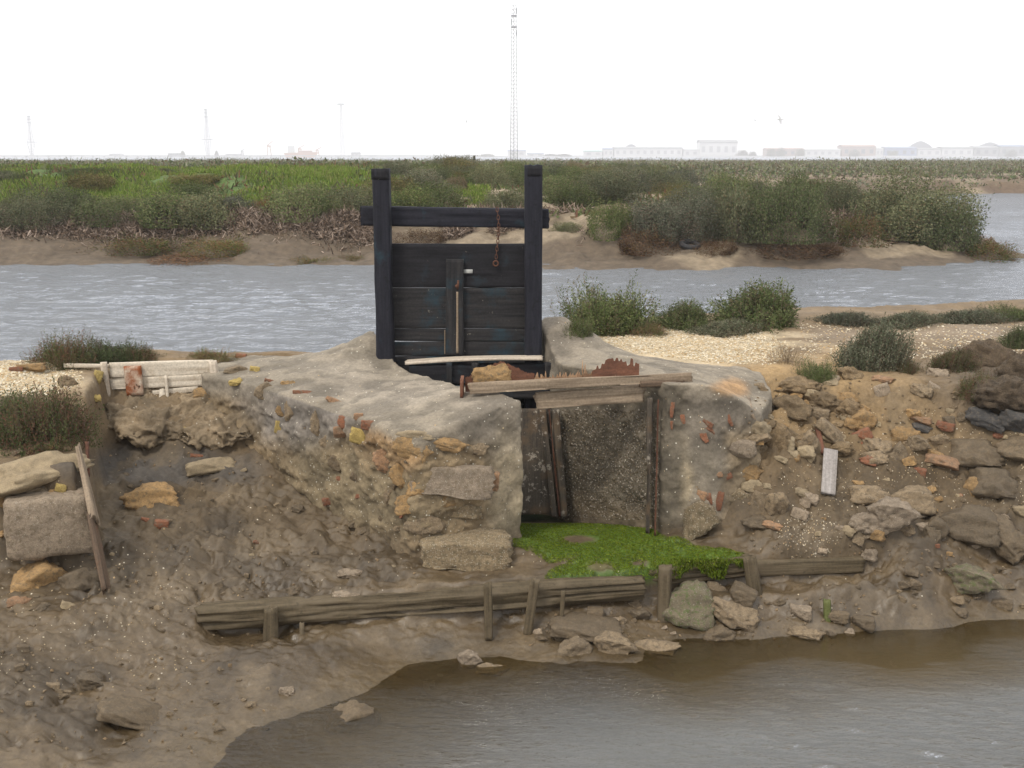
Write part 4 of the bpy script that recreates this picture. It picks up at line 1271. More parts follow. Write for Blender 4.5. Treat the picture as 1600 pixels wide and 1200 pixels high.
# long beams half buried in the mud
def yb(px_):  # plan depth of the beam top
    return np.interp(px_, [320, 640, 820, 960, 1160, 1345], [6.95, 7.02, 7.15, 7.28, 7.55, 7.72])
b1 = thing('mud_beam', 'long cracked timber beam half buried along the left mud edge', 'timber beam')
pa, pb = PY(312, 966, 6.90), PY(1005, 916, 7.27)
timber('beam', pa, pb, .20, .16, 'mudwood', b1, amp=.014, seed=80, jag=.02, groove=.05, seg=.02, edge=.2, taper=.85)
b2 = thing('mud_beam', 'algae draped timber beam below the channel mouth', 'timber beam')
timber('beam', PY(930, 911, 7.40), PY(1168, 884, 7.60), .15, .14, 'mudwood', b2, amp=.010, seed=81, jag=.02, groove=.02, seg=.02, edge=.2)
b3 = thing('mud_beam', 'straight smooth timber beam at the right mud edge', 'timber beam')
timber('beam', PY(1163, 886, 7.62), PY(1346, 879, 7.74), .125, .12, 'mudwood', b3, amp=.005, seed=82, jag=.015, groove=.004, seg=.03)
timber('lower_board', PY(1180, 912, 7.66), PY(1280, 902, 7.74), .07, .06, 'mudwood', b3, amp=.005, seed=83)
for i, (a, yt, ybt, w, le, lab) in enumerate(((423, 950, 1000, 22, 0, 'short stub post in front of the long beam left end'), (762, 912, 968, 15, -2, 'narrow stake nailed to the middle of the long beam'), (836, 908, 975, 16, 12, 'leaning stake right of the narrow stake'),
                                     (880, 925, 958, 8, 4, 'thin broken stake under the beam end'), (1040, 884, 925, 24, 2, 'stout mossy post under the algae beam'), (1172, 872, 932, 24, -12, 'thick leaning post at the algae edge'), (472, 975, 1000, 12, 0, 'low rotten stub right of the short stub post'), (1292, 936, 975, 14, 0, 'short green slimy stake at the right water edge'))):
    Yp = float(yb(a)) - .13 if a < 1280 else 7.25
    top = PY(a, yt, Yp)
    bot = PY(a - le, ybt + 12, Yp - .03); bot.z = min(bot.z, .05)
    timber('stake', bot, top, w * 6.2 / F, w * 5 / F, 'mudwood' if a != 1292 else 'greenpost', None, up=(1, 0, 0), amp=.006, seed=90 + i, jag=.015, label=lab, cat='stake', edge=.25)

# left retaining board, seen on edge
rb = thing('retaining_board', 'rotten upright retaining boards beside the squared block', 'retaining boards')
timber('board', PY(166, 922, 6.88), PY(142, 800, 7.15), .03, .10, 'darkwood', rb, up=(1, 0, 0), amp=.006, seed=110, jag=.04)
timber('board', PY(148, 815, 7.12), PY(122, 698, 7.42), .035, .10, 'oldwood', rb, up=(1, 0, 0), amp=.008, seed=114, jag=.04, taper=.7)
timber('rusty_strip', PY(138, 745, 7.6), PY(136, 690, 7.7), .02, .02, 'rust', rb, up=(1, 0, 0), amp=.003, seed=113)

# white boarded panel in the left bank
wp_ = thing('boarded_panel', 'whitewashed boards with upright posts set in the left bank', 'wooden panel')
YP = 9.34
timber('board', PY(172, 578, YP), PY(334, 574, YP), .13, .022, 'whitewood', wp_, amp=.002, seed=120)
timber('board', PY(172, 600, YP), PY(328, 593, YP), .10, .022, 'whitewood', wp_, amp=.002, seed=121)
timber('board', PY(235, 615, YP), PY(310, 607, YP), .05, .02, 'whitewood', wp_, amp=.002, seed=122)
timber('top_board', PY(100, 571, YP + .03), PY(172, 572, YP + .02), .035, .02, 'whitewood', wp_, amp=.003, seed=123)
timber('post', PY(168, 620, YP - .04), PY(162, 566, YP - .04), .055, .04, 'palewood', wp_, up=(1, 0, 0), amp=.004, seed=124)
timber('rusty_post', PY(212, 617, YP - .05), PY(207, 572, YP - .05), .14, .035, 'rustwood', wp_, up=(1, 0, 0), amp=.004, seed=125)
timber('post', PY(342, 624, YP - .04), PY(332, 564, YP - .04), .06, .04, 'palewood', wp_, up=(1, 0, 0), amp=.004, seed=126)
timber('broken_slat', PY(263, 634, YP - .05), PY(259, 588, YP - .04), .024, .02, 'whitewood', wp_, up=(1, 0, 0), amp=.003, seed=127, jag=.02)
timber('broken_slat', PY(252, 632, YP - .04), PY(254, 612, YP - .04), .05, .012, 'whitewood', wp_, up=(1, 0, 0), amp=.003, seed=128, jag=.03)

# loose board pieces on the right slope
r1 = S.hit(1292, 772); r2 = S.hit(1293, 708)
timber('board', off(r1[0], y=-.03, z=.01), off(r2[0], y=-.08, z=.05), .11, .02, 'greyboard', None, up=(1, 0, 0), amp=.002, seed=130,
       label='short loose grey board lying on the right slope', cat='board')
r1 = S.hit(1286, 715); r2 = S.hit(1276, 680)
timber('board', off(r1[0], z=.03), off(r2[0], z=.07), .035, .02, 'redwood', None, up=(1, 0, 0), amp=.002, seed=131,
       label='narrow reddish stick above the loose grey board', cat='stick')
for i, (pp, lab) in enumerate(((((1170, 622), (1176, 650), (1195, 680)), 'dry root running down beside the right wall'), (((1178, 640), (1190, 672), (1198, 684)), 'second dry root against the right wall'))):
    Ps = [S.hit(a, b)[0] - ray(a, b).normalized() * .02 for a, b in pp]
    o = tube('root', Ps, [.014, .012, .006], 'oldwood', None, n=6)
    tag(o, lab, 'root')

# ------------------------------------------------------------------ lower creek water
gx = axis([(-60, -4, 20), (-4, 5, 480), (5, 60, 20)]); gy = axis([(-1, 4.5, 20), (4.5, 8.0, 280)])
WX, WY = np.meshgrid(gx, gy)
wz, _ = near_height(WX, WY)
dep = np.clip(-wz, 0, 1)
w1 = 0.5 + 0.5 * fbm(WX * 0.7, WY * 1.2, 0, 3, 300)
op = np.clip(0.1 + dep * 2.6, 0, 0.92)
calm = 0.10 + 0.9 * ss(5.6, 5.0, (WY - 0.42 * np.clip(WX, -3, 4)) + 0.5 * (w1 - .5) - 0.55)
WD = (WY - 6.75 + 0.18 * (w1 - .5) * 4) - 0.22 * (WX - .9)
lft = ss(-1.7, 0.5, WX + .35 * (w1 - .5))
calm = 0.06 + 0.94 * ss(0.0, -0.7, WD) * (.15 + .85 * lft)
Zw = 0.0095 * fbm(WX * 7 + 2 * w1, WY * 15 + WX * 2.5, 0, 3, 301) * calm
ny, nx = WX.shape
ii = (np.arange(ny - 1)[:, None] * nx + np.arange(nx - 1)[None, :]).ravel()
me = mesh_from('creek_water', np.c_[WX.ravel(), WY.ravel(), Zw.ravel()], np.c_[ii, ii + 1, ii + nx + 1, ii + nx], np.c_[op.ravel(), calm.ravel(), (ss(-.1, -1.0, WD) * lft).ravel()])
M['creek'] = water_mat('creek_water', (0.135, 0.135, 0.13), True, 22, rough=0.05, bump=1.0, dist=0.2, stretch=(.5, 1.4, 1), ior=1.42)  # the grey holds silt plus painted sky sheen for the open water
o = link('creek_water', me, M['creek']); tag(o, kind='structure')

# ------------------------------------------------------------------ river and bay water
gx = axis([(-2500, -60, 30), (-60, -16, 120), (-16, 18, 520), (18, 60, 120), (60, 2500, 30)]); gy = axis([(9.7, 27, 300), (27, 100, 200), (100, 2600, 60)])
WX, WY = np.meshgrid(gx, gy)
near = ss(70, 15, WY) * ss(55, 40, np.abs(WX))
Zw = 0.9 + near * (0.020 * fbm(WX * 1.1, WY * 1.9, 0, 2, 310, .6) + .016 * fbm(WX * 2.6 + WY * .4, WY * 5.2, 0, 3, 312, .65))
ny, nx = WX.shape
ii = (np.arange(ny - 1)[:, None] * nx + np.arange(nx - 1)[None, :]).ravel()
me = mesh_from('river_water', np.c_[WX.ravel(), WY.ravel(), Zw.ravel()], np.c_[ii, ii + 1, ii + nx + 1, ii + nx])
M['river'] = water_mat('river_water', (0.15, 0.156, 0.165), False, 6.0, rough=0.1, bump=1.0, dist=0.4, stretch=(.55, 1.3, 1), ior=1.42)
o = link('river_water', me, M['river']); tag(o, kind='structure')

# ------------------------------------------------------------------ far bank
LAND = [(-400, 24.2), (-12, 24.0), (-8, 24.3), (-3, 23.9), (3, 23.5), (8, 23.6), (10.5, 24.6), (12.6, 26.0), (13.2, 28.5), (12.6, 33), (11, 42), (10, 52), (15, 66), (30, 70), (80, 72), (400, 76), (400, 330), (-400, 330)]
gx = axis([(-400, -40, 40), (-40, -16, 60), (-16, 22, 260), (22, 60, 60), (60, 400, 40)]); gy = axis([(20, 30, 110), (30, 45, 80), (45, 110, 90), (110, 345, 50)])
FX, FY = np.meshgrid(gx, gy)
s = -sdf(LAND, FX, FY) + 0.5 * fbm(FX * .35, FY * .35, 0, 4, 400)
z = np.interp(s, [-6, -1, 0, 1.3, 2.3, 2.9, 5, 9, 20], [0.1, .55, .86, 1.15, 1.5, 1.78, 2.0, 2.12, 2.15])
lf = ss(1.0, -6.0, FX)
z = z + lf * 0.62 * ss(5.0, 10, s) * ss(30, 16, s) * (FY < 60)
z = z - .25 * ss(55, 80, FY)
n1 = fbm(FX * .5, FY * .5, 0, 4, 402)
z = z + np.clip(s, 0, 1) * (0.10 * n1 + 0.07 * fbm(FX * 2.2, FY * 2.2, 0, 4, 403) + .05 * (np.abs(fbm(FX * 4, FY * 5, 0, 4, 407)) - .2))
Cf = np.zeros(FX.shape + (3,)); Cf[:] = (0.10, 0.075, 0.052)
w_ = .3 * fbm(FX * .9, FY * .9, 0, 4, 404)
Cf = lay(Cf, ss(2.0, 3.2, s + w_), np.array([0.15, 0.115, 0.072]))
Cf = lay(Cf, lf * ss(4.2, 6.5, s + 3 * w_), np.array([0.075, 0.12, 0.03]))
Cf = lay(Cf, 0.75 * ss(60, 80, FY), np.array([0.12, 0.075, 0.045]))
Cf = lay(Cf, .8 * ss(.35, .6, n1 + w_) * (1 - lf), np.array([0.24, 0.19, 0.13]))
ny, nx = FX.shape
ii = (np.arange(ny - 1)[:, None] * nx + np.arange(nx - 1)[None, :]).ravel()
me = mesh_from('far_bank', np.c_[FX.ravel(), FY.ravel(), z.ravel()], np.c_[ii, ii + 1, ii + nx + 1, ii + nx], Cf.reshape(-1, 3))
fb = link('far_bank', me, M['farground']); tag(fb, kind='structure')
SF = Surf(); SF.add(fb)

# ------------------------------------------------------------------ shrubs


def bush_mesh(seed, nb, nl, ll, lw, pal, spiky=0.2, lobes=5, dome=0.75, stems=False):
    rs = np.random.RandomState(seed)
    # lobes of the crown: centres and radii in a unit dome
    LC = np.c_[rs.uniform(-.55, .55, lobes), rs.uniform(-.55, .55, lobes), rs.uniform(.15, .5, lobes)]
    LR = rs.uniform(.25, .55, lobes)
    V = []; Cc = []
    az = rs.uniform(0, 2 * np.pi, nb); el = np.arcsin(rs.uniform(0.02, 1, nb) ** dome)
    D = np.c_[np.cos(az) * np.cos(el), np.sin(az) * np.cos(el), np.sin(el)]
    # radius of envelope along D by marching lobes
    rad = np.full(nb, .36)
    for c, r in zip(LC, LR):
        bq = D @ c; cq = (c @ c) - r * r
        disc = bq * bq - cq
        t_ = np.where(disc > 0, bq + np.sqrt(np.maximum(disc, 0)), 0)
        rad = np.maximum(rad, t_)
    rad = rad * rs.uniform(1 - spiky, 1 + spiky * .6, nb)
    tips = D * rad[:, None]
    upb = rs.uniform(.3, .85, nb)
    rad = rad * (1 + .22 * fbm(D[:, 0] * 3.1 + seed, D[:, 1] * 3.1, D[:, 2] * 3.1, 3, seed + 700))
    tips = D * rad[:, None]
    c0 = np.array(pal)
    st = []
    clump = rs.randint(0, 12, nb)
    cl_b = rs.uniform(.75, 1.25, 12)
    P_all = []; Dir = []; CI = []
    for j in range(nb):
        k = nl
        t_ = np.linspace(.62, 1.0, k) if nl > 1 else np.array([1.0])
        dirv = D[j] * (1 - upb[j]) + np.array([0, 0, 1]) * upb[j]; dirv /= np.linalg.norm(dirv)
        base = tips[j] - dirv * rad[j] * .38
        pts = base + (tips[j] - base) * ((t_ - .62) / .38)[:, None]
        P_all.append(pts); Dir.append(np.tile(dirv, (k, 1))); CI.append(np.full(k, j))
        st.append((base, tips[j]))
    P = np.concatenate(P_all); Dv = np.concatenate(Dir); CI = np.concatenate(CI)
    n = len(P)
    rnd = rs.normal(size=(n, 3)); rnd /= np.linalg.norm(rnd, axis=1, keepdims=True)
    ld = Dv * .75 + rnd * .8; ld /= np.linalg.norm(ld, axis=1, keepdims=True)
    nn_ = P / (np.linalg.norm(P, axis=1, keepdims=True) + 1e-6) + rs.normal(size=(n, 3)) * .45
    sv = np.cross(ld, nn_); sv /= np.linalg.norm(sv, axis=1, keepdims=True)
    L = ll * rs.uniform(.6, 1.3, n)[:, None]; W = lw * rs.uniform(.7, 1.3, n)[:, None]
    P = P + rnd * ll * .3
    P[:, 2] = np.maximum(P[:, 2], 0.01)
    v = np.stack([P, P + ld * L * .5 + sv * W * .5, P + ld * L, P + ld * L * .5 - sv * W * .5], 1).reshape(-1, 3)
    fq = np.arange(n * 4).reshape(-1, 4)
    pi = rs.choice(len(c0), nb, p=np.array([1.0] * len(c0)) / len(c0))
    br = cl_b[clump][CI] * rs.uniform(.8, 1.2, n)
    col = c0[pi][CI] * br[:, None]
    col = np.repeat(col, 4, 0)
    me = mesh_from('foliage', v, fq, col, smooth=False)
    sme = None
    if stems:
        SV = []; SF_ = []
        for j in range(0, nb, 4):
            b, t1 = st[j]; b = b * .15; mid = (b + st[j][0]) / 2 + rs.normal(size=3) * .03
            w = .0035
            for (p, q_) in ((b, st[j][0]), (st[j][0], t1)):
                k = len(SV)
                SV += [p + [w, 0, 0], p + [-w, w, 0], p + [-w, -w, 0], q_ + [w * .5, 0, 0], q_ + [-w * .5, w * .5, 0], q_ + [-w * .5, -w * .5, 0]]
                SF_ += [(k, k + 1, k + 4, k + 3), (k + 1, k + 2, k + 5, k + 4), (k + 2, k, k + 3, k + 5)]
        sme = mesh_from('stems', np.array(SV), np.array(SF_))
        sme.materials.append(M['stem'])
    return me, sme


G1 = [(0.085, 0.112, 0.045), (0.115, 0.142, 0.06), (0.068, 0.092, 0.038), (0.15, 0.17, 0.08), (0.12, 0.105, 0.065)]
G2 = [(0.115, 0.128, 0.082), (0.145, 0.155, 0.105), (0.09, 0.105, 0.065), (0.17, 0.175, 0.125), (0.13, 0.11, 0.075)]
G3 = [(0.085, 0.105, 0.04), (0.16, 0.088, 0.058), (0.11, 0.12, 0.05), (0.15, 0.11, 0.062)]
G4 = [(0.14, 0.10, 0.065), (0.17, 0.13, 0.09), (0.10, 0.07, 0.05), (0.12, 0.10, 0.05)]
G5 = [(0.085, 0.15, 0.025), (0.11, 0.17, 0.035), (0.07, 0.12, 0.025)]
nearp = {
    'green': [bush_mesh(1, 1600, 15, .058, .022, G1, .42, 8, stems=True), bush_mesh(2, 1600, 15, .058, .022, G1, .42, 9, stems=True)],
    'grey': [bush_mesh(3, 1900, 13, .048, .022, G2, .24, 7, stems=True)],
    'red': [bush_mesh(4, 1400, 13, .05, .02, G3, .3, 6, stems=True), bush_mesh(5, 1300, 13, .055, .015, G3, .4, 8, stems=True)],
    'dry': [bush_mesh(6, 700, 8, .06, .007, G4, .35, 7, stems=True)],
}


def near_bush(px_, pyb, w, h, kind, label, i=0, depth=.8, sink=.03, name='shrub', surf=None):
    r = (surf or S).hit(px_, pyb)
    if r is None: return
    loc, nor, dist = r
    t = thing(name, label, 'shrub', (loc.x, loc.y + .1, loc.z - sink))
    f, s_m = nearp[kind][i % len(nearp[kind])]
    sc_ = dist / F
    co = np.empty(len(f.vertices) * 3, np.float32); f.vertices.foreach_get('co', co); co = co.reshape(-1, 3)
    ex = co[:, 0].max() - co[:, 0].min(); hz = co[:, 2].max()
    t.scale = (w * sc_ / ex, w * sc_ / ex * depth, h * sc_ / hz)
    t.rotation_euler = (0, 0, random.uniform(-.5, .5))
    o = link('foliage', f, None, t); own_mat(o, M['leaf'])
    link('stems', s_m, None, t)
    return t


near_bush(70, 695, 175, 108, 'red', 'bushy green and reddish shrub on the left bank above the slab', 0)
near_bush(20, 688, 110, 85, 'green', 'dark green shrub part at the left picture edge', 1)
near_bush(92, 572, 130, 62, 'red', 'reddish tipped shrub on the far left bank top by the water', 1)
near_bush(172, 570, 130, 52, 'green', 'low dark green shrub behind the white boards', 0)
near_bush(215, 570, 80, 38, 'red', 'spiky reddish green shrub right of the low dark shrub', 0)
near_bush(320, 562, 95, 24, 'red', 'small creeping shrub above the right white post', 1)
near_bush(197, 584, 44, 34, 'green', 'little bright green tuft hanging over the rusty board', 1)
near_bush(955, 522, 180, 104, 'green', 'tall bushy green shrub behind the right wall', 0, sink=.02)
near_bush(905, 528, 60, 40, 'green', 'small green tuft against the right plastered hump', 1)
near_bush(1075, 512, 120, 52, 'green', 'low green shrub between the two tall riverside shrubs', 1)
near_bush(1195, 508, 180, 80, 'green', 'wide green shrub on the bank beside the river', 1)
near_bush(1130, 520, 150, 30, 'grey', 'creeping grey green plant in front of the wide shrub', 0)
near_bush(1010, 524, 90, 26, 'red', 'low reddish plant at the edge of the shell patch', 0)
near_bush(1360, 578, 150, 92, 'grey', 'dense grey green rounded bush at the bank edge', 0)
near_bush(1283, 600, 72, 52, 'green', 'small green bush below left of the rounded bush', 0)
near_bush(1232, 570, 80, 50, 'dry', 'dry grey twiggy bush at the shell patch end', 0)
near_bush(1488, 578, 110, 42, 'red', 'low reddish olive shrub right of the rounded bush', 0)
near_bush(1420, 585, 64, 30, 'red', 'small olive shrub touching the rounded bush', 1)
near_bush(1575, 590, 90, 72, 'dry', 'dark dry twiggy shrub at the right edge', 0)
near_bush(1598, 545, 60, 40, 'green', 'green shrub at the right edge on the bank top', 1)
near_bush(1340, 632, 90, 34, 'dry', 'dry beige root tangle on the right slope', 0)
near_bush(1320, 505, 120, 26, 'grey', 'low grey green mat beside the river, first right of the wide shrub', 0)
near_bush(1410, 508, 150, 28, 'grey', 'low mat of grey plants behind the rounded bush', 0)
near_bush(1510, 505, 150, 30, 'grey', 'low green mat along the river path near the right edge', 0)
near_bush(1600, 500, 120, 30, 'green', 'low dark shrub at the far right of the riverside path', 0)

near_bush(1590, 640, 90, 60, 'dry', 'dark dry roots hanging over the earth lump at the right edge', 0)
near_bush(1530, 620, 90, 46, 'red', 'reddish plant on the torn earth at the right bank', 1)
# root clump: earth mound torn open at the right
for (a, b, w, h, mt, lab, pr) in ((1540, 560, 70, 60, 'darkclod', 'dark torn earth clump with roots on the right bank', 0), (1572, 612, 90, 52, 'darkclod', 'brown overhanging turf block at the right edge', 1), (1595, 590, 60, 80, 'darkclod', 'tall earth lump cut by the right picture edge', 4)):
    rock(a, b, w, h, mt, lab, pr, deep=.9, lift=.4, name='earth_clod', cat='earth clod')

farv = [bush_mesh(20 + i, 2400, 5, .052, .026, G1 if i % 3 else G2, .09, 7, dome=.65) for i in range(5)]
FARBIG = 7
farb = [bush_mesh(40 + i, 1500, 5, .055, .02, G3 if i else G4, .2, 6) for i in range(2)]
farL = [bush_mesh(60 + i, 5200, 5, .034, .019, G1 if i else G2, .10, 9, dome=.6) for i in range(2)]
fare = []
for f, _ in farv + farb + farL:
    co = np.empty(len(f.vertices) * 3, np.float32); f.vertices.foreach_get('co', co); co = co.reshape(-1, 3)
    fare.append((co[:, 0].max() - co[:, 0].min(), co[:, 2].max()))
M['leaf_far'] = leaf_mat('far_shrub_leaves', (.92, .93, .78), .3)
M['leaf_grey'] = leaf_mat('grey_shrub_leaves', (1.0, .98, .98), .28)
M['leaf_brown'] = leaf_mat('brown_shrub_leaves', (1.15, .88, .78), .25)
M['leaf_dark'] = leaf_mat('dark_shrub_leaves', (.72, .6, .55), .2)


def far_bush(loc, W, H, i, mat, label, group=None, dep=.8):
    f = (farv + farb + farL)[i][0]; ex, hz = fare[i]
    o = bpy.data.objects.new('saltbush', f); COL.objects.link(o)
    o.location = loc; o.scale = (W / ex, W / ex * dep, H / hz); o.rotation_euler = (0, 0, random.uniform(0, 6.28))
    own_mat(o, M['leaf_far' if mat == 'leaf' else mat]); tag(o, label, 'shrub', group)
    return o


fe = [  # px, base y, w, h, proto, material, label
    (40, 352, 150, 62, 0, 'leaf', 'dark green bush at the far left across the river'),
    (150, 348, 120, 50, 1, 'leaf_grey', 'grey green bush second from the left across the river'),
    (250, 350, 130, 62, 2, 'leaf_grey', 'rounded grey bush above the left reddish mat across the river'),
    (320, 352, 130, 58, 3, 'leaf', 'dark bush above the wrack line across the river'),
    (415, 330, 70, 30, 6, 'leaf_brown', 'dead brown bush among green ones left of the gate'),
    (480, 340, 130, 58, 4, 'leaf_grey', 'wide grey green bush left of the dead brown bush'),
    (550, 335, 110, 55, 0, 'leaf', 'green bush touching the left gate post in view'),
    (30, 285, 40, 22, 1, 'leaf_grey', 'small dark bush on the grassy dyke at left'),
    (145, 288, 30, 18, 2, 'leaf_grey', 'small grey bush on the grassy dyke'),
    (650, 335, 110, 40, 1, 'leaf_grey', 'grey bush seen between gate leaf and crossbeam'),
    (640, 310, 100, 50, 2, 'leaf', 'green bush above the crossbeam left part'),
    (790, 330, 90, 42, 3, 'leaf', 'bush seen above the crossbeam right part'),
    (870, 318, 110, 50, 4, 'leaf_grey', 'grey bush right of the right gate post'),
    (885, 362, 60, 22, 0, 'leaf', 'small low bush on the rubble right of the gate'),
    (960, 370, 90, 70, 1, 'leaf', 'green bush above the twiggy overhang'),
    (1050, 368, 170, 92, 2, 'leaf_grey', 'tall grey bush left of centre on the peninsula'),
    (1000, 392, 120, 46, 5, 'leaf_dark', 'dark twiggy overhang at the eroded bank edge'),
    (1150, 372, 120, 90, 3, 'leaf', 'dark green bush in the middle of the peninsula'),
    (1225, 372, 190, 104, 4, 'leaf_grey', 'broad rounded bush in the middle of the peninsula'),
    (1330, 378, 120, 60, 6, 'leaf', 'lower yellowish bush between the broad bushes'),
    (1420, 368, 200, 108, 0, 'leaf', 'biggest rounded green bush near the peninsula tip'),
    (1470, 385, 120, 78, 1, 'leaf_grey', 'grey bush drooping at the peninsula tip'),
    (1230, 395, 150, 30, 5, 'leaf_dark', 'brown dead edge under the broad rounded bush'),
    (1130, 392, 90, 26, 5, 'leaf_dark', 'brown dead edge under the dark green bush'),
    (1300, 398, 60, 26, 5, 'leaf_dark', 'dark dead shrub hanging over the mud'),
    (1545, 400, 120, 34, 6, 'leaf', 'low olive mat on the peninsula tip'),
    (1575, 412, 60, 16, 6, 'leaf', 'small green mat at the tip of the peninsula'),
    (230, 392, 170, 34, 6, 'leaf', 'long reddish olive mat on the far mud slope'),
    (350, 395, 120, 34, 6, 'leaf', 'second olive mat right of the long mat'),
    (300, 405, 150, 18, 5, 'leaf_brown', 'low brown mat at the foot of the far slope'),
    (480, 410, 90, 16, 6, 'leaf', 'small yellow green mat near the far shoreline'),
    (560, 405, 70, 14, 6, 'leaf', 'small mat just left of the gate on the far mud'),
    (1108, 402, 30, 12, 5, 'leaf_brown', 'tiny brown plant beside the old tyre'),
    (665, 375, 110, 26, 5, 'leaf_dark', 'brownish low bush seen just above the gate leaf'),
]
for (a, b, w, h, i, mt, lab) in fe:
    r = SF.hit(a, b)
    if r is None: continue
    loc, nor, dist = r
    s_ = dist / F
    far_bush((loc.x, loc.y + .2, loc.z - .08), w * s_ * 1.14, h * s_ * 1.05, (7 + (a % 2) if w >= 150 and i < 5 else i), mt, lab)
cnt = 0
rs = np.random.RandomState(5)
tries = 0
while cnt < 262 and tries < 9000:
    tries += 1
    y_ = 27 + 38 * rs.uniform() ** 1.1
    x_ = rs.uniform(-.60, .56) * y_
    s1 = -float(sdf(LAND, np.array([x_]), np.array([y_]))[0])
    if s1 < 3.2: continue
    pxx = 800 + x_ / y_ * 1640
    if pxx < 600 and 28.5 < y_ < 40 and rs.uniform() < .82: continue
    if pxx < 1450 and float(vn(np.array([x_ * .25]), np.array([y_ * .2]), 0, 71)[0]) < -.25 and pxx > 600: continue
    r = SF.down(x_, y_)
    if r is None: continue
    W = rs.uniform(1.0, 2.4) * (1 + (y_ - 27) * .012); H = W * rs.uniform(.32, .5)
    H = min(H, 3.22 - .010 * y_ * 0 - r[0].z - .05 if r[0].z > 2.5 else 1.0)
    if pxx < 600 and y_ > 28: H *= .6
    mt = ['leaf', 'leaf_grey', 'leaf', 'leaf_grey', 'leaf', 'leaf_brown'][rs.randint(6)]
    far_bush((x_, y_, r[0].z - .06), W, max(H, .25), rs.randint(0, 5), mt, '%s %s saltbush %s, %s' % ('small' if W < 1.6 else 'middling' if W < 2.3 else 'broad', {'leaf': 'green', 'leaf_grey': 'greyish', 'leaf_brown': 'olive brown'}[mt],
             'low by the far bank edge' if y_ < 33 else 'halfway back in the far scrub' if y_ < 45 else 'far back in the scrub', 'left part of the view' if pxx < 330 else 'just left of the gate' if pxx < 583 else 'behind the gate' if pxx < 850 else 'just right of the gate' if pxx < 1100 else 'behind the rounded bushes' if pxx < 1400 else 'by the right channel'), 'saltbushes in the scrub across the river')
    cnt += 1


def scatter_leaves(name, P, up, ll, lw, pal, rs, mat='leaf', lean=.6, label=None, kindstuff=True, parent=None):
    n = len(P)
    rnd = rs.normal(size=(n, 3)); rnd /= np.linalg.norm(rnd, axis=1, keepdims=True)
    ld = np.array(up) * (1 - lean) + rnd * lean; ld /= np.linalg.norm(ld, axis=1, keepdims=True)
    sv = np.cross(ld, rs.normal(size=(n, 3))); sv /= np.linalg.norm(sv, axis=1, keepdims=True)
    L = (ll * rs.uniform(.5, 1.4, n))[:, None]; W = (lw * rs.uniform(.6, 1.3, n))[:, None]
    v = np.stack([P - sv * W * .5, P + sv * W * .5, P + ld * L + sv * W * .2, P + ld * L - sv * W * .2], 1).reshape(-1, 3)
    c = np.array(pal)[rs.randint(0, len(pal), n)] * rs.uniform(.65, 1.3, n)[:, None]
    me = mesh_from(name, v, np.arange(n * 4).reshape(-1, 4), np.repeat(c, 4, 0), smooth=False)
    o = link(name, me, M[mat], parent)
    if kindstuff: tag(o, label, kind='stuff')
    return o


def zfar(x, y):
    # bilinear height of the far bank grid
    ix = np.clip(np.searchsorted(gxF, x) - 1, 0, len(gxF) - 2); iy = np.clip(np.searchsorted(gyF, y) - 1, 0, len(gyF) - 2)
    tx = (x - gxF[ix]) / (gxF[ix + 1] - gxF[ix]); ty = (y - gyF[iy]) / (gyF[iy + 1] - gyF[iy])
    return (zF[iy, ix] * (1 - tx) * (1 - ty) + zF[iy, ix + 1] * tx * (1 - ty) + zF[iy + 1, ix] * (1 - tx) * ty + zF[iy + 1, ix + 1] * tx * ty)


gxF = gx; gyF = gy; zF = z
# green grass on the dyke
n = 150000
y_ = rs.uniform(27.0, 42, n); x_ = rs.uniform(-.62, -.02, n) * y_
mk = (-sdf(LAND, x_, y_) > 3.6) & (fbm(x_ * .6, y_ * .6, 0, 3, 88) > -.35)
x_, y_ = x_[mk], y_[mk]
P = np.c_[x_, y_, zfar(x_, y_) - .02]
scatter_leaves('grass', P, (0, 0, 1), .15, .032, [(0.13, 0.195, 0.036), (0.16, 0.23, 0.045), (0.11, 0.155, 0.035), (0.2, 0.21, 0.075)], rs, lean=.38, label='bright green grass on the dyke across the river')
# low herbs all over the peninsula
n = 90000
y_ = rs.uniform(26.5, 70, n); x_ = rs.uniform(-.66, .6, n) * y_
mk = (-sdf(LAND, x_, y_) > 2.8) & (fbm(x_ * .5, y_ * .5, 0, 3, 89) > -.1)
x_, y_ = x_[mk], y_[mk]
P = np.c_[x_, y_, zfar(x_, y_) - .02]
scatter_leaves('low_herbs', P, (0, 0, 1), .2, .07, G1 + G3, rs, lean=.5, label='low mixed herbs between the bushes across the river')
# wrack of dead stalks along the eroded edge
n = 95000
x_ = rs.uniform(-15, 12.4, n); sl = rs.normal(2.75, .42, n)
base_y = np.interp(x_, [p[0] for p in LAND[:8]], [p[1] for p in LAND[:8]])
y_ = base_y + sl
mk = (fbm(x_ * .8, y_ * .8, 0, 3, 90) > -.9 + .7 * (x_ > -3))
x_, y_ = x_[mk], y_[mk]
P = np.c_[x_, y_, zfar(x_, y_) + rs.uniform(-.05, .16, len(x_))]
scatter_leaves('dead_stalks', P, (0, -.3, .3), .16, .028, [(0.30, 0.235, 0.18), (0.24, 0.18, 0.13), (0.14, 0.10, 0.07), (0.38, 0.31, 0.25), (0.08, 0.06, 0.045)], rs, lean=.8, label='pale dead stalks along the eroded far bank edge')
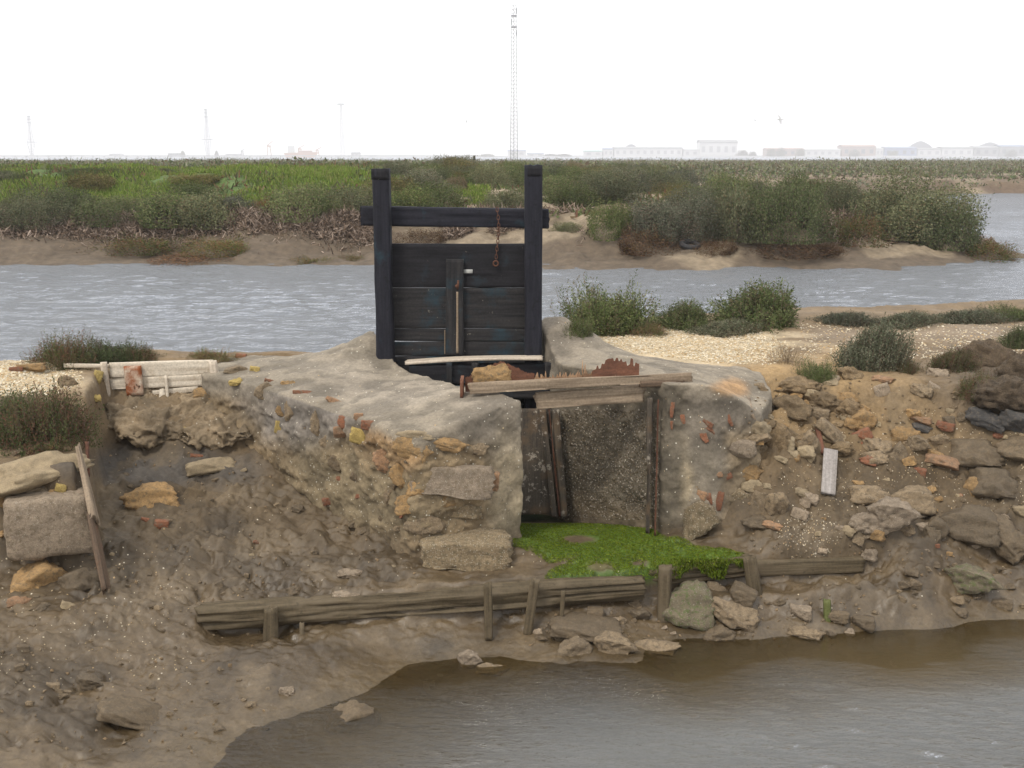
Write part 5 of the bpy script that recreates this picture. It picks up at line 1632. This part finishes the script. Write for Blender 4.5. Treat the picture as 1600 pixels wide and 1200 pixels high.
# distant scrub reading as one mass
n = 130000
y_ = 62 + 190 * rs.uniform(size=n) ** 1.6; x_ = rs.uniform(-.68, .66, n) * y_
cell = 2.6
gx_ = np.floor(x_ / cell); gy_ = np.floor(y_ / (cell * 1.3))
hh = _h(gx_, gy_, gx_ * 0, 5)
mk = (-sdf(LAND, x_, y_) > 2.0)
x_, y_, hh = x_[mk], y_[mk], hh[mk]
r2_ = ((x_ / cell) % 1 - .5) ** 2 + ((y_ / (cell * 1.3)) % 1 - .5) ** 2
hgt = (.25 + .75 * hh + .25 * fbm(x_ * .05, y_ * .03, 0, 3, 96)) * np.sqrt(np.clip(1 - r2_ * 2.2, 0, 1)) * rs.uniform(.3, 1.0, len(x_))
P = np.c_[x_ + rs.normal(size=len(x_)) * .3, y_, zfar(x_, y_) + hgt]
scatter_leaves('scrub', P, (0, 0, 1), .2, .13, G1 + G2 + [(0.11, 0.08, 0.055)], rs, lean=.7, label='distant low saltmarsh scrub behind the river')

# old tyre on the far mud
r = SF.hit(1078, 386)
tm = plain_mat('old_rubber', (0.025, 0.025, 0.027), .8)
tp_ = [Vector((math.cos(t_) * .19, math.sin(t_) * .19, 0)) for t_ in np.linspace(0, 2 * math.pi, 24, endpoint=False)]
o = tube('tyre', tp_, .06, tm, None, n=8, closed=True); o.location = off(r[0], z=.06); o.rotation_euler = (.3, .1, 0)
tag(o, 'old black tyre lying on the far mud slope', 'tyre')

# ------------------------------------------------------------------ stuff on the near bank: shells, pebbles, barnacles, algae


def on_surface(n, px0, px1, py0, py1, test=None, surf=None, rs=rs, ground=False):
    out = []; nrm = []
    A = rs.uniform(px0, px1, n); B = rs.uniform(py0, py1, n)
    for a, b in zip(A, B):
        if test is not None and not test(a, b): continue
        r = (surf or S).hit(a, b)
        if r is None or r[2] > 16: continue
        if ground and (sdf(WALL_R, np.array([r[0].x]), np.array([r[0].y]))[0] < .02 or sdf(WALL_L, np.array([r[0].x]), np.array([r[0].y]))[0] < .02): continue
        out.append(tuple(r[0])); nrm.append(tuple(r[1]))
    return np.array(out).reshape(-1, 3), np.array(nrm).reshape(-1, 3)


def flakes(name, P, Nr, size, pal, rs, flat=.4, label=None, parent=None, lift=.3):
    """small convex chips (octahedra squashed along the surface normal)"""
    n = len(P)
    a = rs.normal(size=(n, 3)); t1 = np.cross(Nr, a); t1 /= np.linalg.norm(t1, axis=1, keepdims=True) + 1e-9
    Nw = Nr + rs.normal(size=(n, 3)) * .25; Nw /= np.linalg.norm(Nw, axis=1, keepdims=True)
    t1 = np.cross(Nw, a); t1 /= np.linalg.norm(t1, axis=1, keepdims=True) + 1e-9; t2 = np.cross(Nw, t1)
    s1 = (size * rs.uniform(.5, 1.5, n))[:, None]; s2 = s1 * rs.uniform(.5, 1.0, n)[:, None]; s3 = s1 * flat
    c = P + Nw * s3 * lift
    v = np.stack([c + t1 * s1, c + t2 * s2, c - t1 * s1, c - t2 * s2, c + Nw * s3, c - Nw * s3], 1).reshape(-1, 3)
    k = (np.arange(n) * 6)[:, None]
    f = np.concatenate([k + np.array([[0, 1, 4]]), k + np.array([[1, 2, 4]]), k + np.array([[2, 3, 4]]), k + np.array([[3, 0, 4]])])
    col = np.array(pal)[rs.randint(0, len(pal), n)] * rs.uniform(.75, 1.2, n)[:, None]
    me = mesh_from(name, v, f, np.repeat(col, 6, 0), smooth=False)
    o = link(name, me, M['shell'], parent)
    tag(o, label, kind='stuff')
    return o


SH = [(0.66, 0.58, 0.43), (0.56, 0.45, 0.29), (0.72, 0.66, 0.54), (0.48, 0.35, 0.2), (0.55, 0.48, 0.36)]
EL = lambda cx, cy, rx, ry: (lambda a, b: ((a - cx) / rx) ** 2 + ((b - cy) / ry) ** 2 < rs.uniform(.55, 1.15))
P1, N1 = on_surface(15000, 900, 1260, 505, 590, EL(1070, 546, 165, 38), ground=True)
P2, N2 = on_surface(3000, 0, 130, 560, 620, EL(30, 590, 100, 28))
P3, N3 = on_surface(1500, 1250, 1600, 505, 560)
flakes('shell_gravel', np.r_[P1, P2, P3], np.r_[N1, N2, N3], .0115, SH, rs, label='broken cream shells covering the bank top')
P1, N1 = on_surface(600, 0, 1600, 590, 960)
P2, N2 = on_surface(500, 1200, 1330, 790, 880, EL(1265, 835, 55, 38))
P3, N3 = on_surface(700, 1220, 1600, 640, 800)
P4, N4 = on_surface(260, 0, 300, 860, 1080)
flakes('shell_fragments', np.r_[P1, P2, P3, P4], np.r_[N1, N2, N3, N4], .0055, SH, rs, label='scattered shell fragments on the mud slope')
PB = [(0.2, 0.155, 0.105), (0.22, 0.17, 0.115), (0.18, 0.14, 0.095), (0.25, 0.18, 0.11)]
P1, N1 = on_surface(700, 1170, 1600, 590, 900)
P2, N2 = on_surface(250, 780, 1350, 930, 1010)
P3, N3 = on_surface(260, 130, 650, 590, 930, ground=True)
P4, N4 = on_surface(160, 0, 420, 900, 1180)
o = flakes('pebbles', np.r_[P1, P2, P3, P4], np.r_[N1, N2, N3, N4], .012, PB, rs, flat=.7, label='small pebbles and crumbs on the mud')
# barnacles on the inner faces
P1, N1 = on_surface(5000, 868, 1030, 640, 812, surf=SR)
flakes('barnacles', P1, N1, .0075, [(0.15, 0.12, 0.085), (0.2, 0.165, 0.12), (0.32, 0.28, 0.23), (0.11, 0.088, 0.06)], rs, flat=.8, parent=wallR, label='barnacle crust')
P1, N1 = on_surface(800, 420, 800, 680, 860, surf=SL, test=lambda a, b: b > 650 + (a - 420) * .12)
flakes('barnacles', P1, N1, .0055, [(0.45, 0.41, 0.33), (0.3, 0.26, 0.19)], rs, flat=.7, parent=wallL, label='barnacle crust')
P1, N1 = on_surface(170, 400, 1180, 500, 700, surf=S)
flakes('shell_grit', P1, N1, .006, SH, rs, label='shell grit stuck on the mortar tops')

# algae: fine filaments over the wet floor and beam
algp = [tuple(p) for p in ALG]
n = 230000
x_ = rs.uniform(-.1, 2.6, n); y_ = rs.uniform(6.9, 9.0, n)
w_ = fbm(x_ * 2.6, y_ * 2.6, 0, 4, 77) * .35
sdv = sdf(algp, x_, y_) + .10 * w_
pp = np.c_[x_, y_, np.full(n, .41)]
ppx, ppy = proj(pp)
br = (np.hypot((ppx - 905) / 28, (ppy - 843) / 7) > 1 + w_) & (np.hypot((ppx - 1000) / 13, (ppy - 877) / 5) > 1) & (np.hypot((ppx - 938) / 22, (ppy - 884) / 6) > 1)
mk = (sdv < .03) & br
x_, y_ = x_[mk], y_[mk]
Pp = []
for a, b in zip(x_[:75000], y_[:75000]):
    r = S.trees[0].ray_cast(Vector((a, b, 2)), Vector((0, 0, -1)))
    if r[0] is not None and r[0].z > .31: Pp.append(tuple(r[0]))
Pp = np.array(Pp)
GA = [(0.12, 0.18, 0.018), (0.165, 0.225, 0.024), (0.09, 0.14, 0.016), (0.19, 0.235, 0.03), (0.13, 0.14, 0.03)]
scatter_leaves('algae', Pp, (.1, -.8, .05), .02, .0042, GA, rs, lean=.28, label='bright green algae carpet on the channel floor')
# algae hanging over the beam
Pb = []
for i in range(7000):
    a = rs.uniform(1000, 1166); b = rs.uniform(872, 902)
    if a < 1060 and rs.uniform() < .75: continue
    if b > 880 + 20 * (.5 + .9 * float(vn(np.array([a * .07]), 0, 0, 55)[0])): continue
    zt_ = rs.uniform(0, 1)
    q_ = PY(a, b, float(yb(a)) - .02 - .05 * zt_)
    Pb.append(tuple(q_))
scatter_leaves('algae', np.array(Pb), (0, -.15, -1), .02, .007, GA, rs, lean=.45, label='green algae draped over the timber beam')

# ------------------------------------------------------------------ birds
M['bird'] = plain_mat('white_feathers', (0.5, 0.5, 0.5), .8)
M['birdd'] = plain_mat('grey_feathers', (0.5, 0.5, 0.51), .8)


def bird(px_, py_, Yd, span, label, flap=.5):
    c = PY(px_, py_, Yd)
    t = thing('bird', label, 'bird', c)
    tube('body', [(-span * .28, 0, 0), (-span * .12, 0, .02 * span), (0, 0, 0), (span * .12, 0, .01 * span), (span * .3, 0, .03 * span)], [.004 * span, .05 * span, .065 * span, .04 * span, .012 * span], 'bird', t, n=8)
    for s in (-1, 1):
        nseg = 6; V = []; Fs = []
        for i in range(nseg + 1):
            u = i / nseg; w = (.16 - .12 * u ** 1.5) * span
            z_ = math.sin(u * 2.2) * flap * span * .4 * (1 if s > 0 else -.6)
            V += [(w * .6 - u * .1 * span, s * u * span * .5, z_), (-w * .4 - u * .12 * span, s * u * span * .5, z_), (0 - u * .1 * span, s * u * span * .5, z_ + .012 * span)]
        for i in range(nseg):
            a = i * 3
            Fs += [(a, a + 2, a + 5, a + 3), (a + 2, a + 1, a + 4, a + 5), (a + 1, a, a + 3, a + 4)]
        link('wing', mesh_from('wing', np.array(V), np.array(Fs)), M['birdd'], t)
    t.rotation_euler = (.5, 0, .25)
    return t


bird(1219, 187, 60, .75, 'white and grey egret flying over the right shore')
bird(1180, 188, 90, .35, 'tiny bird left of the flying egret')
bird(729, 190, 90, .4, 'tiny bird left of the lattice mast in the white sky')

# ------------------------------------------------------------------ the far shore across the bay
FYD = 1500.0
k_ = FYD / F
MF = {k: plain_mat('far_' + k, c, .8, var=.1, scale=.05) for k, c in {
    'white': (.52, .53, .54), 'grey': (.26, .27, .28), 'blue': (.2, .25, .38), 'brown': (.32, .25, .22), 'red': (.38, .24, .2), 'roof': (.3, .31, .33), 'dark': (.10, .11, .13), 'green': (.08, .10, .07), 'steel': (.22, .23, .27), 'orange': (.42, .25, .18), 'teal': (.2, .42, .38)}.items()}


def boxm(cx, y, z0, z1, w, d, name, mat, parent, roof=0.0):
    x0, x1, y0, y1 = cx - w / 2, cx + w / 2, y, y + d
    V = [(x0, y0, z0), (x1, y0, z0), (x1, y1, z0), (x0, y1, z0), (x0, y0, z1), (x1, y0, z1), (x1, y1, z1), (x0, y1, z1)]
    Fs = [(0, 1, 5, 4), (1, 2, 6, 5), (2, 3, 7, 6), (3, 0, 4, 7)]
    if roof > 0:
        V += [(x0, (y0 + y1) / 2, z1 + roof), (x1, (y0 + y1) / 2, z1 + roof)]
        Fs += [(4, 5, 9, 8), (6, 7, 8, 9)]
    else:
        Fs += [(4, 5, 6, 7)]
    me = bpy.data.meshes.new(name); me.from_pydata(V, [], Fs)
    return link(name, me, mat, parent)


def fz(py_): return PY(800, py_, FYD).z
# long low spit of land
sh = []
ptx = np.linspace(-900, 900, 120)
V = []; Fs = []
for i, x in enumerate(ptx):
    h = 1.6 + 1.2 * float(vn(np.array([i * .4]), 0, 0, 9)[0])
    V += [(x, FYD - 60, .5), (x, FYD - 35, h + .6), (x, FYD + 300, h + 2.0)]
for i in range(len(ptx) - 1):
    a = i * 3
    Fs += [(a, a + 3, a + 4, a + 1), (a + 1, a + 4, a + 5, a + 2)]
o = link('far_shore', mesh_from('far_shore', np.array(V), np.array(Fs)), MF['grey']); tag(o, kind='structure')
# building list: px0, px1, top y, wall, roof, label
bl = [(913, 941, 235, 'white', 'teal', 'low white shed with teal roof edge across the bay'), (943, 958, 231, 'white', 'blue', 'small white building with dark blue frames across the bay'),
      (960, 1066, 229, 'white', 'roof', 'long pale warehouse with grey roof across the bay'), (1068, 1092, 232, 'white', 'white', 'small white shed left of the big hangar'),
      (1093, 1152, 218, 'white', 'grey', 'big white shipyard hangar across the bay'), (1198, 1256, 231, 'brown', 'red', 'low reddish building group right of the hangar'),
      (1258, 1313, 232, 'white', 'white', 'white low building left of the brown block'), (1316, 1368, 226, 'brown', 'red', 'brown apartment block across the bay'),
      (1369, 1380, 230, 'white', 'white', 'narrow white house right of the brown block'), (1382, 1432, 229, 'blue', 'blue', 'long blue shed across the bay'), (1434, 1470, 231, 'white', 'grey', 'pale shed right of the blue shed'),
      (1472, 1520, 229, 'white', 'grey', 'pale low factory near the right edge'), (1522, 1560, 228, 'grey', 'roof', 'grey factory near the right edge'), (1562, 1602, 226, 'grey', 'blue', 'bluish buildings at the right edge across the bay'),
      (793, 822, 234, 'white', 'blue', 'small white building with blue roof behind the lattice mast'), (824, 850, 239, 'white', 'blue', 'low pale building right of the lattice mast'),
      (170, 184, 240, 'white', 'grey', 'small pale building left of the second pylon'), (262, 280, 239, 'grey', 'grey', 'pale quay building under the left pylon'), (352, 372, 240, 'white', 'roof', 'small quay shed right of the left pylon'), (548, 560, 238, 'white', 'dark', 'small domed building right of the tall column')]
for (a, b, yt, wm, rm, lab) in bl:
    x0, x1 = PY(a, 240, FYD).x, PY(b, 240, FYD).x
    t = thing('building', lab, 'building', ((x0 + x1) / 2, FYD, 2.0))
    H = fz(yt) - 2.0 - .0
    w = x1 - x0
    boxm(0, 0, -1, H * .82, w, 25, 'wall', MF[wm], t)
    boxm(0, -1, H * .82 + .02, H * .86, w * 1.02, 27, 'roof', MF[rm], t, roof=H * .14)
    nw = max(2, int(w / 9))
    wme = None
    for i in range(nw):
        xw = -w / 2 + (i + .5) * w / nw
        if wme is None:
            wo_ = boxm(0, -.3, H * .25, H * .6, w / nw * .45, .2, 'window', MF['dark' if wm != 'white' else 'roof'], t); wme = wo_.data; wo_.location.x = xw
        else:
            wo_ = bpy.data.objects.new('window', wme); COL.objects.link(wo_); wo_.parent = t; wo_.location.x = xw
# dome-like hill behind the warehouse and hills at right
for (a, b, yt, lab) in ((978, 1016, 224, 'rounded dark mound behind the warehouse'), (1450, 1500, 219, 'hazy low hill behind the right buildings'), (1560, 1620, 221, 'hazy hill at the right edge')):
    x0, x1 = PY(a, 240, FYD).x, PY(b, 240, FYD).x
    V = []; Fs = []
    for i in range(13):
        for j in range(7):
            u, v = i / 12 * 2 - 1, j / 6 * 2 - 1
            h = (fz(yt) - 1) * max(0, (1 - u * u)) * max(0, 1 - v * v)
            V.append(((x0 + x1) / 2 + u * (x1 - x0) / 2, FYD + 90 + v * 40, 1 + h))
    for i in range(12):
        for j in range(6):
            k = i * 7 + j; Fs.append((k, k + 7, k + 8, k + 1))
    o = link('hill', mesh_from('hill', np.array(V), np.array(Fs)), MF['dark']); tag(o, kind='structure')
# far tree clumps
rsT = np.random.RandomState(8)
tme = farv[0][0]
for (a, w, h) in ((1160, 22, 9), (1176, 14, 7), (1205, 16, 11), (1220, 14, 12), (1250, 16, 11), (1335, 20, 9), (1395, 16, 8), (860, 30, 4), (880, 30, 4), (760, 30, 4), (1580, 20, 9), (285, 10, 8), (338, 8, 8)):
    p = PY(a, 241, FYD - 30)
    o = bpy.data.objects.new('tree', tme); COL.objects.link(o)
    own_mat(o, M['leaf']); o.location = (p.x, p.y, 1.5); o.scale = (w * k_ * .5, 8, h * k_ / .9)
    tag(o, 'hazy tree clump on the far shore ' + ('beside the big hangar' if 1150 < a < 1195 else 'at the reddish buildings' if a < 1260 and a > 1190 else 'near the brown block and blue shed' if 1300 < a < 1450 else 'near the lattice mast' if 700 < a < 900 else 'at the right edge' if a > 1500 else 'beside the left pylon'), 'tree', 'trees on the shore across the bay')


def lattice(name, label, cat, base, H, r0, r1, nb, leg, brace, mat, sides=3, waist=None):
    t = thing(name, label, cat, base)
    def rad(u):
        return waist(u) if waist else r0 + (r1 - r0) * u
    cor = lambda u, k: Vector((math.cos(2 * math.pi * k / sides + .5) * rad(u), math.sin(2 * math.pi * k / sides + .5) * rad(u), H * u))
    for k in range(sides):
        tube('leg', [cor(i / nb, k) for i in range(nb + 1)], leg, mat, t, n=5)
    V = []; Fs = []
    for i in range(nb):
        for k in range(sides):
            for (p, q_) in ((cor(i / nb, k), cor((i + 1) / nb, (k + 1) % sides)), (cor((i + 1) / nb, k), cor((i + 1) / nb, (k + 1) % sides))):
                d = (q_ - p).normalized(); a = d.cross(Vector((.2, .9, .3))).normalized() * brace; b = d.cross(a).normalized() * brace
                n0 = len(V); V += [p + a, p + b, p - a, p - b, q_ + a, q_ + b, q_ - a, q_ - b]
                Fs += [(n0 + j, n0 + (j + 1) % 4, n0 + 4 + (j + 1) % 4, n0 + 4 + j) for j in range(4)]
    o = link('bracing', mesh_from('bracing', np.array([tuple(v) for v in V]), np.array(Fs)), mat, t)
    o['kind'] = 'stuff'
    return t, cor


# near lattice mast
MY = 290.0
mb = PY(803, 252, MY); mt_ = PY(800.5, 8, MY)
M['mast'] = plain_mat('galvanised_steel', (.2, .205, .22), .6, .0, .15, 1)
t, cor = lattice('lattice_mast', 'very tall slender lattice mast rising above the gate', 'mast', (mb.x, MY, 1.8), mt_.z - 1.8, 1.1, .62, 40, .07, .026, M['mast'], 3)
Hm = mt_.z - 1.8
for (u, sx_) in ((.965, .62), (.895, -.62), (.825, .66)):
    boxm(sx_, -.3, Hm * (u - .018), Hm * (u + .018), .22, .3, 'antenna_panel', MF['dark'], t)
for u in (.93, .86):
    boxm(0, -.6, Hm * u, Hm * u + .25, 1.5, 1.2, 'platform', MF['steel'], t)
# old pylons over the bay
for (a, yt, lab) in ((325.5, 170, 'tall grey pylon with crossarm on the left horizon'), (50.5, 181, 'fainter pylon at the far left horizon')):
    b0 = PY(a, 248, FYD); Ht = fz(yt) - 1.0
    wf = lambda u: (1.2 + 14 * max(0, u - 0) * .35 if u < .36 else 6.0 - (u - .36) * 8.2) if u < .9 else 1.4
    t, cor = lattice('pylon', lab, 'pylon', (b0.x, FYD, 1.0), Ht, 1, 1, 16, .32, .16, MF['steel'], 4, waist=lambda u: float(np.interp(u, [0, .34, .42, .8, 1], [1.6, 4.6, 3.4, 1.6, 1.2])))
    boxm(0, -1, Ht * .36, Ht * .375, 16, 2, 'crossarm', MF['steel'], t)
    for u in (.82, .9, .97):
        boxm(0, -1.4, Ht * u, Ht * u + 2.0, 4.0, 2.8, 'platform', MF['steel'], t)
b0 = PY(535, 246, FYD); Ht = fz(163) - 1.0
t, cor = lattice('column_tower', 'slim pale column tower with a flat top platform', 'tower', (b0.x, FYD, 1.0), Ht, 3.6, 1.3, 12, .4, .12, MF['white'], 4)
boxm(0, -2, Ht - 1, Ht + 1.2, 9, 4, 'platform', MF['grey'], t)
# shipyard cranes and quay
def crane(a, yt, w, lab, mat):
    b0 = PY(a, 244, FYD); t = thing('crane', lab, 'crane', (b0.x, FYD - 5, 2.0)); H = fz(yt) - 2
    for s in (-1, 1):
        tube('leg', [(s * w * .25, 0, 0), (s * w * .12, 0, H * .6)], .7, mat, t, n=5)
    boxm(0, -2, H * .58, H * .68, w * .4, 4, 'cab', mat, t)
    tube('jib', [(-w * .2, 0, H * .66), (w * .6, 0, H)], [.8, .4], mat, t, n=5)
crane(422, 219, 12, 'small orange jib crane on the left quay', MF['orange'])
crane(470, 226, 12, 'red crane at the left of the ship row', MF['orange'])
crane(497, 230, 10, 'red crane at the right of the ship row', MF['orange'])
crane(380, 232, 8, 'small grey crane near the second pylon', MF['grey'])
# moored ship with red hull
x0, x1 = PY(458, 240, FYD).x, PY(510, 240, FYD).x
t = thing('ship', 'long reddish ship moored among the cranes', 'ship', ((x0 + x1) / 2, FYD - 62, .6))
w = x1 - x0
V = [(-w / 2, 0, 6), (w / 2, 0, 7), (w / 2 - 4, 0, 0), (-w / 2 + 3, 0, 0), (-w / 2 + 2, 9, 6), (w / 2 - 5, 9, 7), (w / 2 - 6, 9, 0), (-w / 2 + 4, 9, 0)]
me = bpy.data.meshes.new('hull'); me.from_pydata(V, [], [(0, 3, 2, 1), (4, 5, 6, 7), (0, 1, 5, 4), (0, 4, 7, 3), (1, 2, 6, 5), (3, 7, 6, 2)]); link('hull', me, MF['orange'], t)
boxm(-w * .3, 2, 6.1, 15, 8, 5, 'bridge', MF['white'], t)
boxm(w * .1, 3, 6.6, 9, w * .4, 4, 'deck_load', MF['red'], t)
# long jetty on the left
xa, xb = PY(-60, 243, FYD).x, PY(600, 243, FYD).x
t = thing('jetty', 'long thin jetty along the left horizon', 'jetty', (0, FYD - 80, 0))
zj = fz(243.2)
boxm((xa + xb) / 2, 0, zj - .5, zj + .5, xb - xa, 6, 'deck', MF['roof'], t)
pm = None
for i in range(40):
    xx = xa + (xb - xa) * (i + .5) / 40
    if pm is None:
        o = boxm(0, 0, -1, zj - .52, .8, 4, 'pile', MF['grey'], t); pm = o.data; o.location.x = xx
    else:
        o = bpy.data.objects.new('pile', pm); COL.objects.link(o); o.parent = t; o.location.x = xx
# fence post in the far scrub
p = SF.down(PY(741, 250, 60).x, 60)
pz = p[0].z if p else 2
timber('marker_post', (PY(741, 250, 60).x, 60, pz - .2), (PY(741, 250, 60).x, 60, 3.3), .12, .12, 'gate', None, up=(1, 0, 0), seg=.3, label='thin dark marker post in the far scrub left of the mast', cat='post')
# faint overhead wires at the right
t = thing('power_line', 'faint overhead wires crossing the sky at the right', 'power line', (0, 0, 0))
for (ya, ybb) in ((106, 113), (93, 97)):
    tube('wire', [PY(1380 + i * 30, ya + (ybb - ya) * i / 12 + 0 * i, 420 - i * 8) for i in range(13)], .03, MF['grey'], t, n=4)

# ------------------------------------------------------------------ air
hz = bpy.data.materials.new('haze_air'); hz.use_nodes = True
t_ = hz.node_tree; t_.nodes.clear()
o_ = t_.nodes.new("ShaderNodeOutputMaterial"); pv = t_.nodes.new("ShaderNodeVolumePrincipled")
pv.inputs['Color'].default_value = (.97, .97, 1.0, 1); pv.inputs['Density'].default_value = 0.00065; pv.inputs['Anisotropy'].default_value = 0.2
t_.links.new(pv.outputs[0], o_.inputs['Volume'])
V = [(x, y, z_) for x in (-2700, 2700) for y in (-100, 2700) for z_ in (-2.0, 78)]
me = bpy.data.meshes.new('haze'); me.from_pydata(V, [], [(0, 1, 3, 2), (4, 6, 7, 5), (0, 4, 5, 1), (2, 3, 7, 6), (0, 2, 6, 4), (1, 5, 7, 3)])
o = link('haze', me, hz); tag(o, kind='stuff', label='pale sea haze over the whole bay')
